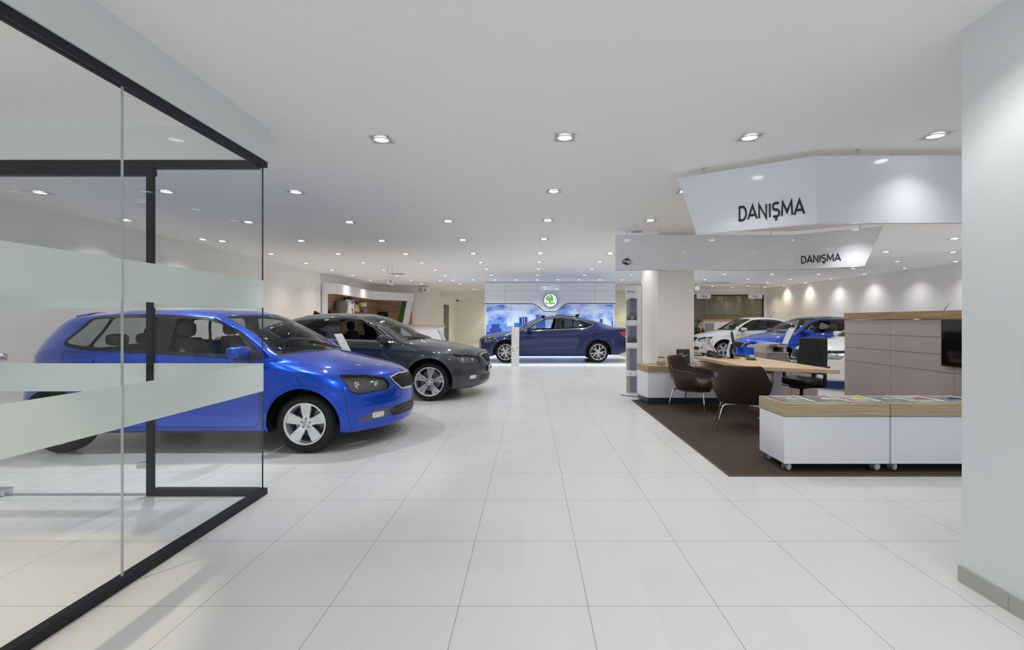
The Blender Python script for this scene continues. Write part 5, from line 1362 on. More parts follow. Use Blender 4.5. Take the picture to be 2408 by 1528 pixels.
# ---------------------------------------------------------------- column side : leaflet tower and low sideboard
def build_tower():
    t = thing('leaflet_tower', 'tall white curved leaflet stand on round base beside the column', 'display stand', (1.87, 7.90, 0), -.78)
    t.scale = (.75, .75, 1)
    # local : front faces -y
    mb = MB(); n = 40
    mb.prism([(.32*math.cos(2*PI*i/n), .28*math.sin(2*PI*i/n)-.04) for i in range(n)], .012, .03); mb.build('base', 'stand_white', t, bevel=.004)
    MB().prism([(.31*math.cos(2*PI*i/n), .27*math.sin(2*PI*i/n)-.04) for i in range(n)], 0, .012).build('base_rim', 'black', t)
    arc = lambda a, off=0.: ((.165+off)*math.sin(a)/math.sin(1.0)*1.0, -.10-(.30+off)*(math.cos(a)-math.cos(1.0)))
    A = np.linspace(-1.0, 1.0, 15)
    mb = MB().box((-.165, -.10, .03), (-.140, .10, 1.97)).box((.140, -.10, .03), (.165, .10, 1.97)).box((-.165, .075, .03), (.165, .10, 1.97)); mb.build('carcass', 'stand_white', t)
    box_obj('back_panel', (-.14, .066, .03), (.14, .075, 1.80), 'lilac_grey', t)
    def band(z0, z1, name, slope=0.):
        v = []; f = []
        for i, a in enumerate(A):
            x, y = arc(a); xi, yi = arc(a, -.015); zz = z0(a) if callable(z0) else z0
            v += [(x, y, zz), (x, y, z1), (xi*.99, yi+.012, z1), (xi*.99, yi+.012, zz)]
        for i in range(len(A)-1):
            for j in range(4): f.append((4*i+j, 4*i+4+j, 4*i+4+(j+1) % 4, 4*i+(j+1) % 4))
        f += [(3, 2, 1, 0), (4*len(A)-4, 4*len(A)-3, 4*len(A)-2, 4*len(A)-1)]
        return mesh_obj(name, v, f, 'stand_white', t, smooth=True, autosm=.6)
    hd = band(lambda a: 1.60+.12*(a+1.0)/2+.06*math.sin((a+1)*1.57), 1.97, 'header')
    cap = [arc(a) for a in A]+[(.165, .10), (-.165, .10)]
    MB().prism(cap, 1.955, 1.97).build('top_cap', 'stand_white', t)
    for z in (1.235, .835, .345):
        s = band(z, z+.105, 'shelf_lip')
        MB().prism([arc(a) for a in A]+[(.14, .07), (-.14, .07)], z, z+.014).build('shelf', 'stand_white', s)
    # header text follows the curve
    def curved(body, size, z, name, a0=-.1, font_w=1.0):
        v, f = text_mesh(body, size, 0, .0006, 1.0)
        out = []
        for p in v:
            a = a0+p[0]*1.0/.30; x, y = arc(a); xo, yo = arc(a, .002); out.append((x, y-.0015, z+p[1]))
        mesh_obj(name, out, f, 'black_text', hd)
    curved('ŠKODA Finans', .048, 1.845, 'header_lettering', .25); curved('Garanti', .030, .40, 'lip_lettering', .2)
    def put(name, lab, cat, x, y, z): 
        q = Matrix.Rotation(-.78, 4, 'Z') @ Vector((x*.75, y*.75, z)); r = thing(name, lab, cat, (1.87+q.x, 7.90+q.y, z), -.78); r.scale = (.75, .75, 1); return r
    for i in range(3):
        b = put('leaflet_stack', ['grey leaflet stack on the upper tower shelf, rear', 'dark leaflet stack on the upper tower shelf, middle', 'patterned leaflet stack on the upper tower shelf, front'][i], 'leaflets', -.02+.02*i, -.01-.04*i, 1.25)
        b['group'] = 'leaflet stacks on the tower'
        box_obj('pages', (-.09, -.012, 0), (.09, .012, .19-.015*i), ['print_grey', 'grey_dark', 'leaflet_print'][i], b); box_obj('cover', (-.09, -.014, 0), (.09, -.012, .19-.015*i), ['print_grey', 'grey_dark', 'leaflet_print'][i], b)
    for i in range(4):
        b = put('drawstring_pouch', f'black pouch with round mark on the middle tower shelf, {ORD[i]} from the left', 'pouch', -.09+.06*i, -.08+.008*i, .849)
        b['group'] = 'pouches on the tower'
        MB().lathe([(0, 0), (.034, 0), (.036, .06), (.028, .12), (.012, .17), (.006, .19), (0, .19)], 14).build('pouch_body', 'grey_dark', b, smooth=True)
        MB().lathe([(.010, 0), (.016, 0), (.016, .002), (.010, .002)], 14, Matrix.Translation((0, -.0365, .06)) @ Matrix.Rotation(PI/2, 4, 'X')).build('mark', 'white_lacquer', b)

def build_sideboard():
    t = thing('sideboard', 'low white sideboard with thick oak top and dark plinth at the column', 'sideboard', (2.5, 7.13, .0075))
    o = Vector((2.5, 7.13, 0))
    P2 = lambda pts: [(x-o.x, y-o.y) for x, y in pts]
    out = [(1.857, 6.917), (3.2, 6.917), (3.2, 7.38), (1.80, 7.38), (1.796, 7.17)]
    MB().prism(P2(out), .505, .608).build('top', 'oak_x', t, bevel=.003)
    ins = [(1.862, 6.925), (3.195, 6.925), (3.195, 7.375), (1.805, 7.375), (1.802, 7.172)]
    MB().prism(P2(ins), .105, .505).build('body', 'white_lacquer', t)
    MB().prism(P2([(1.864, 6.935), (3.19, 6.935), (3.19, 7.37), (1.81, 7.37), (1.806, 7.176)]), 0, .105).build('plinth', 'anthracite', t)
    MB().box((2.52-o.x, 6.922-o.y, .11), (2.524-o.x, 6.926-o.y, .50)).build('door_joint', 'grey_mid', t)
    # ball pot with succulent
    x, y, _ = P(1554, 852, 7.12)
    p = thing('ball_planter', 'woven white ball planter with succulent on the sideboard', 'planter', (x, y, .608))
    MB().lathe([(0, 0), (.035, 0), (.062, .022), (.072, .06), (.064, .098), (.045, .118), (.036, .112), (.03, .10), (0, .10)], 28).build('pot', 'wicker', p, smooth=True)
    mb = MB()
    for k in range(14):
        a = 2.4*k; r = .012+.0022*k; M = Matrix.Translation((r*math.cos(a), r*math.sin(a), .118)) @ Matrix.Rotation(a, 4, 'Z') @ Matrix.Rotation(.6, 4, 'Y')
        mb.sphere((0, 0, 0), (.012, .010, .024), 8, 6, M)
    mb.build('succulent', 'plant_green', p, smooth=True)
    # acrylic poster holder
    x, y, _ = P(1607, 858, 7.06)
    s = thing('poster_holder', 'clear acrylic holder with dark green poster standing on the sideboard', 'poster holder', (x, y, .608), -.06)
    Mx = Matrix.Rotation(-.10, 4, 'X')
    MB().box((-.112, -.004, .004), (.112, .004, .285), Mx).build('acrylic_sheet', 'acrylic', s)
    MB().box((-.112, -.04, 0), (.112, .06, .004)).build('acrylic_foot', 'acrylic', s)
    po = MB().box((-.105, -.0055, .010), (.105, -.0045, .262), Mx).build('poster', 'poster_dark', s)
    M = Mx @ frame((0, -.006, 0), (1, 0, 0), (0, 0, 1))
    mb = MB(); v, f = ribbon([(.0, .205), (.0, .238)], .014); mb.add([M @ Vector((*q, .0004)) for q in v], f)
    mb.add([M @ Vector(q) for q in ((-.020, .232, .0004), (.020, .232, .0004), (0, .256, .0004))], [(0, 1, 2)]); mb.build('poster_arrow', 'plant_green', po)
    for i, (tx, z, sz) in enumerate((('Yetkili', .192, .022), ('servisten geçen', .170, .022), ('Garantilidir.', .148, .022))):
        text_obj('poster_text', tx, sz, M @ Matrix.Translation((-.062, z, .0003)), 'white_lacquer', po, depth=.0001, align='LEFT')
    mb = MB()
    for i in range(5): mb.add([M @ Vector(q) for q in ((-.062, .118-.010*i, .0004), (.03-.008*(i % 2), .118-.010*i, .0004), (.03-.008*(i % 2), .122-.010*i, .0004), (-.062, .122-.010*i, .0004))], [(0, 1, 2, 3)])
    mb.build('poster_small_print', 'print_green', po)
    mb = MB(); mb.add([M @ Vector((.078+.009*math.cos(2*PI*i/16), .026+.009*math.sin(2*PI*i/16), .0004)) for i in range(16)], [tuple(range(16))]); mb.build('poster_dot', 'logo_green', po)
    # paper packs
    for i, (px, z, lab) in enumerate(((1653, .608, 'white brochure pack lying on the sideboard, lower of two'), (1650, .640, 'pale brochure pack on top of the white pack on the sideboard'))):
        x, y, _ = P(px, 856, 7.14)
        k = thing('brochure_pack', lab, 'brochures', (x, y, z), .25-.2*i, 'brochure packs on the sideboard')
        w = .15-.012*i
        box_obj('pages', (-w, -.10, 0), (w, .10, .029-.003*i), 'paper', k, bevel=.002); box_obj('cover', (-w, -.10, .029-.003*i), (w, .10, .032-.003*i), 'stand_white' if i == 0 else 'print_grey', k)
    x, y, _ = P(1688, 857, 7.1)
    k = thing('folded_leaflet', 'white folded leaflet lying right of the brochure packs', 'leaflet', (x, y, .608), .5)
    mesh_obj('sheet', [(-.1, -.07, .001), (0, -.07, .022), (.1, -.07, .001), (.1, .07, .001), (0, .07, .022), (-.1, .07, .001)], [(0, 1, 4, 5), (1, 2, 3, 4)], 'paper', k)
    M = frame((0, -.071, .0), (1, 0, 0), (0, .2, 1))
# ---------------------------------------------------------------- carpet, desk, chairs, cabinets
def build_reception():
    c = thing('carpet', 'dark brown carpet with metal edge under the reception desk', 'carpet', (3.7, 5.5, 0))
    o = Vector((3.7, 5.5, 0))
    poly = [(1.705, 3.744), (5.04, 3.744), (5.04, 7.33), (1.705, 7.33)]
    MB().prism([(x-o.x, y-o.y) for x, y in poly], .0005, .007).build('pile', 'carpet', c)
    mb = MB().box((1.69-o.x, 3.728-o.y, 0), (5.04-o.x, 3.745-o.y, .0072)).box((1.69-o.x, 3.745-o.y, 0), (1.706-o.x, 7.33-o.y, .0072)); mb.build('edge_strip', 'carpet_edge', c)
    # slatted wall unit with TV
    t = thing('panel_wall', 'pinkish grey grooved panel wall with wooden cap right of the desk', 'partition', (5.15, 5.2, 0))
    o = Vector((5.15, 5.2, 0)); x0 = 5.05
    L = lambda a: tuple(Vector(a)-o)
    box_obj('core', L((5.10, 3.3, .0)), L((5.30, 7.03, 1.345)), 'pink_grey', t)
    zs = [0.01, .70, .912, 1.126, 1.345]; ys = [3.42, 4.32, 5.217, 6.14, 7.04]
    for i in range(4):
        mb = MB()
        for j in range(4): mb.box(L((x0, ys[j]+.002, zs[i]+(.004 if i else 0))), L((x0+.05, ys[j+1]-.002, zs[i+1]-.004)))
        mb.build('groove_board', 'pink_grey', t)
    mb = MB()
    for z in zs[1:4]: mb.box(L((x0+.006, 3.42, z-.006)), L((x0+.06, 7.035, z+.006)))
    mb.build('groove', 'grey_mid', t)
    for j in range(4): box_obj('cap_board', L((x0-.012, ys[j]+.001, 1.352)), L((5.315, ys[j+1]-.001, 1.452)), 'oak_y', t)
    tv = thing('television', 'black flat television mounted on the grooved panel wall', 'television', (5.03, 4.75, 1.06))
    box_obj('casing', (-.028, -.60, -.28), (.0, .585, .28), 'black', tv, bevel=.004); box_obj('screen', (-.030, -.585, -.262), (-.0275, .57, .265), 'screen', tv); box_obj('bracket', (0, -.15, -.1), (.02, .15, .1), 'grey_dark', tv)
    # brochure cabinets on castors
    def cabinet(x0, x1, lab):
        y0, y1 = 3.82, 4.24
        t = thing('brochure_cabinet', lab, 'cabinet', ((x0+x1)/2, (y0+y1)/2, .0075), 0, 'brochure cabinets on castors'); w = (x1-x0)/2; d = .21
        box_obj('top', (-w, -d, .489), (w, d, .595), 'oak_pale', t, bevel=.0015)
        box_obj('shadow_gap', (-w+.004, -d+.004, .478), (w-.004, d-.004, .489), 'grey_mid', t)
        box_obj('body', (-w+.004, -d+.004, .072), (w-.004, d-.004, .478), 'white_lacquer', t, bevel=.003)
        mb = MB().box((-w+.004, -d+.001, .072), (-w+.022, -d+.004, .478)).box((w-.022, -d+.001, .072), (w-.004, -d+.004, .478)).box((-w+.022, -d+.001, .072), (w-.022, -d+.004, .082)); mb.build('edge_band', 'white_lacquer', t)
        for sx, sy in ((-1, -1), (1, -1), (1, 1), (-1, 1)):
            cx, cy = sx*(w-.09) if sx > 0 else -w+.055, sy*(d-.055); a = .35 if sx*sy > 0 else .15
            M = Matrix.Translation((cx, cy, .036)) @ Matrix.Rotation(a, 4, 'Z') @ Matrix.Rotation(PI/2, 4, 'X')
            mb = MB()
            for zz in (-.026, .010): mb.lathe([(0, zz), (.026, zz), (.032, zz+.002), (.034, zz+.008), (.032, zz+.014), (.026, zz+.016), (0, zz+.016)], 24, M)
            cs = mb.build('castor', 'castor_grey', t, smooth=True, autosm=.6)
            MB().lathe([(0, .0272), (.025, .0272)], 20, M).build('wheel_face', 'castor_face', cs); MB().box((cx-.012, cy-.009, .03), (cx+.012, cy+.009, .073)).build('castor_fork', 'white_lacquer', cs)
        return t
    cabinet(2.212, 3.137, 'white castor cabinet with oak top, left of the two holding brochures')
    cabinet(3.145, 4.07, 'white castor cabinet with oak top, right one cut by the pillar')
    pr = ['brochure_a', 'brochure_b', 'brochure_c', 'brochure_d', 'brochure_e', 'brochure_f']
    labs = ['brochure with pale silver car cover at the left end of the cabinets', 'dark brochure with white car cover, second from the left end', 'brochure with yellow detail on its cover, third from the left end',
            'grey brochure with pale edge lying across the cabinet joint', 'brochure with red car cover on the right cabinet', 'brochure with dark blue car cover beside the pillar']
    xs = [2.40, 2.72, 3.00, 3.29, 3.57, 3.88]
    for i in range(6):
        for k in range(2):
            z = .602+.006*k
            b = thing('brochure', labs[i] if k else 'brochure beneath the '+['pale silver car brochure', 'white car brochure', 'yellow detail brochure', 'brochure across the cabinet joint', 'red car brochure', 'dark blue car brochure'][i]+', its left edge showing', 'brochure', (xs[i]-.035*(1-k), 4.03+.006*(1-k), z), 0, 'brochures on the castor cabinets')
            box_obj('pages', (-.125, -.16, .0005), (.125, .16, .0048), 'paper', b); cv = box_obj('cover', (-.126, -.16, .0048), (.126, .16, .0056), pr[i] if k else 'brochure_d', b)
            if k:
                s = [(-.07, -.055), (-.055, .0), (-.02, .035), (.03, .04), (.06, .005), (.085, -.02), (.085, -.05)]
                mb = MB().prism(s, .0056, .0061); mb.build('cover_picture', ['car_silver', 'car_white_p', 'energy_yellow', 'print_grey', 'car_red', 'logo_navy'][i], cv)
                MB().box((.098, -.16, .0056), (.126, .16, .0062)).build('cover_margin', 'paper', cv)
                MB().box((-.11, .09, .0056), (.06, .112, .006)).build('cover_title', 'white_lacquer', cv)
    # desk
    z = .74; A, Bp, Cp, D = (2.74, 7.32), (2.79, 5.66), (3.70, 5.22), (3.66, 7.06)
    t = thing('desk', 'oak topped reception desk with angled end and grey leg', 'desk', (3.2, 6.3, .0075)); o = Vector((3.2, 6.3, .0075))
    top = rounded([(p[0]-o.x, p[1]-o.y) for p in (A, Bp, Cp, D)], .02, 3)
    MB().prism(top, z-.048-o.z, z-o.z).build('desktop', 'oak_desk', t, bevel=.004)
    def rel(a): return tuple(Vector(a)-o)
    MB().box(rel((2.88, 6.97, .617)), rel((3.05, 7.27, z-.048))).build('support_block', 'desk_leg', t, bevel=.002)
    for (x, y, w) in ((3.16, 5.62, .052),):
        l = MB().box(rel((x-w, y-.03, .012)), rel((x+w, y+.03, z-.048))).build('leg', 'desk_leg', t, bevel=.003)
        MB().box(rel((x-.08, y-.32, .0075)), rel((x+.08, y+.32, .02))).build('foot_plate', 'desk_leg', l, bevel=.003)
    MB().box(rel((3.0, 5.66, z-.11)), rel((3.05, 6.88, z-.048))).box(rel((3.14, 5.66, z-.11)), rel((3.19, 6.88, z-.048))).build('under_rail', 'desk_leg', t)
    # printer on its cabinet, low drawer unit
    t = thing('low_cabinet', 'pinkish grey low cabinet behind the office chair', 'cabinet', (4.40, 7.62, 0))
    box_obj('carcass', (-.47, -.28, .0), (.42, .28, .55), 'pink_warm', t, bevel=.003)
    box_obj('drawer_front', (-.46, -.292, .03), (-.03, -.28, .53), 'pink_warm', t, bevel=.002); d = box_obj('drawer_front', (-.02, -.292, .03), (.41, -.28, .53), 'pink_warm', t, bevel=.002)
    box_obj('drawer_handle', (.0, -.30, .28), (.2, -.292, .31), 'steel', d)
    t = thing('printer_pedestal', 'putty grey pedestal carrying the white printer', 'pedestal', (4.14, 7.54, .55))
    box_obj('body', (-.18, -.21, .0), (.18, .21, .235), 'putty_dark', t, bevel=.004); box_obj('top', (-.185, -.215, .235), (.185, .215, .25), 'putty', t, bevel=.002)
    MB().lathe([(0, 0), (.012, 0)], 12, Matrix.Translation((.08, -.211, .14)) @ Matrix.Rotation(PI/2, 4, 'X')).build('lock', 'grey_mid', t)
    t = thing('printer', 'off white multifunction printer with tilted dark display behind the desk', 'printer', (4.14, 7.54, .80))
    mb = MB().box((-.18, -.17, 0), (-.05, .21, .085)).box((.12, -.17, 0), (.175, .21, .085)).box((-.05, .0, 0), (.12, .21, .085)); mb.build('body', 'putty', t, bevel=.005)
    box_obj('scanner_lid', (-.18, -.18, .085), (.19, .21, .125), 'putty', t, bevel=.007)
    mb = MB(); rbox(mb, (-.02, .03, .135), (.29, .33, .035), .35); mb.build('feeder', 'putty', t, smooth=True)
    MB().box((-.045, -.16, .004), (.115, -.01, .016)).build('paper_tray', 'grey_dark', t); box_obj('tray_recess', (-.048, -.002, .0), (.118, .0, .085), 'black', t)
    Mp = Matrix.Translation((-.055, -.20, .105)) @ Matrix.Rotation(.6, 4, 'X')
    pn = MB().box((-.06, -.035, 0), (.06, .035, .010), Mp).build('control_panel', 'black', t, bevel=.003); MB().box((-.044, -.025, .010), (.044, .025, .0105), Mp).build('panel_screen', 'screen_blue', pn)
    box_obj('lid_slot', (.05, -.182, .127), (.185, -.02, .138), 'grey_dark', t, bevel=.003)

def seat_shell(mb):
    n = 29; V = []; rows = 7
    for i in range(n):
        ph = -2.15+4.30*i/(n-1); s, c = math.sin(ph), math.cos(ph)
        ex = .72
        px = .305*(1 if s > 0 else -1)*abs(s)**ex; py = -.27*(1 if c > 0 else -1)*abs(c)**ex
        a = abs(ph)
        # top height : tall back, arms sloping to the front
        def sm(e0, e1, x): u = min(1, max(0, (x-e0)/(e1-e0))); return u*u*(3-2*u)
        zt = .80*(1-sm(.60, 1.05, a))+.615*sm(.60, 1.05, a); zt -= .015*sm(1.3, 1.9, a); zt -= .20*sm(1.92, 2.15, a)
        zb = .33
        for r in range(rows):
            q = r/(rows-1); z = zb+(zt-zb)*q
            fl = .80+.20*min(1, q*1.7)+.10*q*q
            back = (1-sm(.5, 1.3, a))
            V.append((px*fl*(1-.10*back*max(0, q-.55)/.45), py*fl-.06*back*q, z))
    F_ = [(i*rows+r, (i+1)*rows+r, (i+1)*rows+r+1, i*rows+r+1) for i in range(n-1) for r in range(rows-1)]
    mb.add(V, F_)
def build_chairs():
    def armchair(lab, loc, rz):
        t = thing('armchair', lab, 'armchair', loc, rz, 'brown visitor armchairs')
        mb = MB(); seat_shell(mb)
        mesh_obj('shell', mb.v, mb.f, 'leather_brown', t, smooth=True, solid=.034, subsurf=2)
        mb = MB(); rbox(mb, (0, .02, .40), (.47, .50, .14), .45); mb.build('seat_cushion', 'leather_brown', t, smooth=True)
        MB().prism([(.23*math.cos(a)*1.0, .23*math.sin(a)) for a in np.linspace(0, 2*PI, 25)[:-1]], .30, .345).build('seat_base', 'leather_brown', t, smooth=True, autosm=.6)
        MB().tube([(0, -.357, .42), (0, -.40, .60), (0, -.405, .68)], .0035, 6).build('back_seam', 'black', t, smooth=True)
        for sx in (-1, 1):
            for sy in (-1, 1):
                mb = MB().tube([(sx*.04, sy*.20, .315), (sx*.16, sy*.21, .318), (sx*.205, sy*.222, .300), (sx*.225, sy*.235, .25), (sx*.282, sy*.285, .0)], [.011, .011, .011, .011, .009], 10); mb.build('leg', 'chrome', t, smooth=True)
        return t
    armchair('brown leather armchair seen from its side, left of the desk', (2.42, 6.46, .0075), -PI/2-PI/4)
    armchair('brown leather armchair seen from behind, at the near desk end', (2.60, 5.40, .0075), -.40)
    # office swivel chair
    t = thing('office_chair', 'black high-backed swivel office chair behind the desk', 'office chair', (3.84, 6.20, .0075), 2.05)
    n, m = 9, 8; V = []
    for j in range(m):
        q = j/(m-1); z = .56+.52*q; w = .215-.03*q
        for i in range(n):
            u = -1+2*i/(n-1); V.append((u*w, -.245-.07*q+.05*abs(u)**2.2-.015*math.sin(q*PI), z))
    f = [(j*n+i, j*n+i+1, (j+1)*n+i+1, (j+1)*n+i) for j in range(m-1) for i in range(n-1)]
    mesh_obj('backrest', V, f, 'leather_black', t, smooth=True, solid=.05, bevel=.02)
    mb = MB(); rbox(mb, (0, .02, .475), (.50, .50, .10), .45); mb.build('seat', 'leather_black', t, smooth=True)
    MB().tube([(0, -.08, .40), (0, -.26, .42), (0, -.30, .56), (0, -.31, .75)], [.03, .03, .028, .02], 10).build('back_support', 'black', t, smooth=True)
    mb = MB(); rbox(mb, (0, .02, .405), (.24, .30, .07), .5); mb.tube([(.1, .1, .40), (.26, .12, .39)], .008, 6); mb.build('mechanism', 'black', t, smooth=True)
    for sx in (-1, 1):
        a = MB().tube([(sx*.12, -.05, .40), (sx*.27, -.05, .42), (sx*.285, -.05, .50), (sx*.285, -.05, .67)], [.02, .02, .024, .020], 10).build('armrest', 'black', t, smooth=True)
        mb = MB(); rbox(mb, (sx*.285, .0, .685), (.085, .26, .035), .5); mb.build('arm_pad', 'leather_black', a, smooth=True)
    MB().tube([(0, 0, .09), (0, 0, .40)], [.028, .022], 12).build('gas_lift', 'black', t, smooth=True)
    mb = MB()
    for k in range(5):
        a = 2*PI*k/5; mb.tube([(0, 0, .10), (.16*math.cos(a), .16*math.sin(a), .085), (.30*math.cos(a), .30*math.sin(a), .065)], [.03, .022, .016], 8)
    mb.build('star_base', 'black', t, smooth=True)
    for k in range(5):
        a = 2*PI*k/5; M = Matrix.Translation((.30*math.cos(a), .30*math.sin(a), .028)) @ Matrix.Rotation(a+.5, 4, 'Z') @ Matrix.Rotation(PI/2, 4, 'X')
        mb = MB().lathe([(0, -.024), (.022, -.024), (.028, -.016), (.028, -.004), (.016, -.003), (.016, .003), (.028, .004), (.028, .016), (.022, .024), (0, .024)], 18, M); mb.tube([(.30*math.cos(a), .30*math.sin(a), .04), (.30*math.cos(a), .30*math.sin(a), .07)], .008, 6); mb.build('castor', 'black', t, smooth=True, autosm=.6)

def build_desktop():
    z = .74
    # monitor, edge on to the camera
    ang = math.atan2(-.42, .91)   # normal direction
    t = thing('monitor', 'black flat computer monitor seen edge-on on the desk', 'monitor', (3.21, 6.9, z), math.radians(65.))
    # local: screen faces -y, width along x
    Mt = Matrix.Translation((0, 0, .20)) @ Matrix.Rotation(-.16, 4, 'X')
    MB().box((-.245, -.016, -.10), (.245, .018, .22), Mt).build('housing', 'black', t, bevel=.006)
    MB().box((-.232, -.0175, -.082), (.232, -.016, .208), Mt).build('screen', 'screen', t)
    MB().tube([(0, .03, .012), (0, .05, .12), (0, .025, .22)], [.03, .022, .024], 10).build('neck', 'black_gloss', t, smooth=True)
    MB().lathe([(0, .014), (.05, .014), (.11, .008), (.115, 0), (0, 0)], 32, Matrix.Diagonal((1.1, .85, 1, 1))).build('foot', 'black_gloss', t, smooth=True, autosm=.7)
    x, y, _ = P(1758, 843, .583*F/88)
    t = thing('keyboard', 'black keyboard lying on the desk before the monitor', 'keyboard', (3.38, 6.72, z), math.radians(68))
    box_obj('base', (-.215, -.065, 0), (.215, .065, .016), 'black', t, bevel=.004)
    mb = MB()
    for r in range(5):
        for k in range(15): mb.box((-.205+k*.0275, -.055+r*.0225, .016), (-.205+k*.0275+.022, -.055+r*.0225+.018, .021))
    mb.build('keys', 'grey_dark', t)
    t = thing('computer_mouse', 'black computer mouse on the desk right of the keyboard', 'mouse', (3.46, 7.0, z), .9)
    MB().lathe([(0, .034), (.02, .032), (.034, .022), (.04, .006), (.038, 0), (0, 0)], 20, Matrix.Diagonal((1.35, .85, 1, 1))).build('shell', 'black', t, smooth=True)
    MB().tube([(.0, .012, .032), (.0, -.012, .032)], .005, 8).build('scroll_wheel', 'grey_dark', t)
    t = thing('desk_telephone', 'black desk telephone behind the monitor', 'telephone', (3.00, 7.12, z), .4)
    mesh_obj('base', [(-.09, -.09, 0), (.09, -.09, 0), (.09, .09, 0), (-.09, .09, 0), (-.085, -.085, .02), (.085, -.085, .02), (.085, .085, .07), (-.085, .085, .07)], [(3, 2, 1, 0), (4, 5, 6, 7), (0, 1, 5, 4), (1, 2, 6, 5), (2, 3, 7, 6), (3, 0, 4, 7)], 'black', t, bevel=.005)
    MB().tube([(-.055, -.09, .055), (-.055, -.05, .075), (-.055, .05, .095), (-.055, .09, .085)], [.022, .015, .015, .024], 10).build('handset', 'black_gloss', t, smooth=True)
    mb = MB()
    for r in range(4):
        for k in range(3): mb.box((.0+k*.024, -.06+r*.024, .03+.007*r), (.018+k*.024, -.043+r*.024, .038+.007*r))
    mb.build('keypad', 'grey_mid', t)
    t = thing('cable_tangle', 'black cable tangle lying on the desk left of the monitor', 'cable', (2.97, 6.88, z))
    rng = random.Random(4); pts = [(.14, -.02, .008)]
    for k in range(16):
        a = k*.8; pts.append((.02*k*.3-.08+.06*math.cos(a), .03*math.sin(a)-.01, .008+.012*(k % 3)))
    MB().tube(pts, .006, 6).build('cable', 'black', t, smooth=True)
    for i, (dx, dy) in enumerate(((0.0, 0.0),)):
        t = thing('desk_flag', 'white pennant on a small chrome desk flagpole', 'flag', (2.915, 7.24, z))
        MB().lathe([(0, .012), (.02, .012), (.04, .006), (.042, 0), (0, 0)], 24).build('foot', 'chrome', t, smooth=True, autosm=.7)
        MB().tube([(0, 0, .01), (0, 0, .345)], .004, 8).tube([(-.03, 0, .01), (-.03, 0, .25)], .003, 8).build('pole', 'chrome', t, smooth=True)
        V = []; f = []; n = 8
        for i2 in range(n+1):
            q = i2/n; V += [(.004+.155*q, .02*math.sin(q*5), .325-.23*q), (.004+.165*q, .02*math.sin(q*5+.4), .20-.16*q)]
        for i2 in range(n): f.append((2*i2, 2*i2+2, 2*i2+3, 2*i2+1))
        fl = mesh_obj('pennant', V, f, 'flag_white', t, smooth=True)
        mesh_obj('pennant_stripe', [(.03, .004, .262), (.075, .016, .205), (.085, .016, .192), (.03, .004, .246)], [(0, 1, 2, 3)], 'maroon', fl)
        V = [(-.034, .0, .24), (-.10, .012, .16), (-.095, .01, .07), (-.034, .0, .12)]
        f2 = mesh_obj('second_pennant', V, [(0, 1, 2, 3)], 'flag_white', t); mesh_obj('pennant_emblem', [(-.07, .004, .175), (-.092, .008, .145), (-.085, .007, .118), (-.066, .003, .14)], [(0, 1, 2, 3)], 'plant_green', f2)

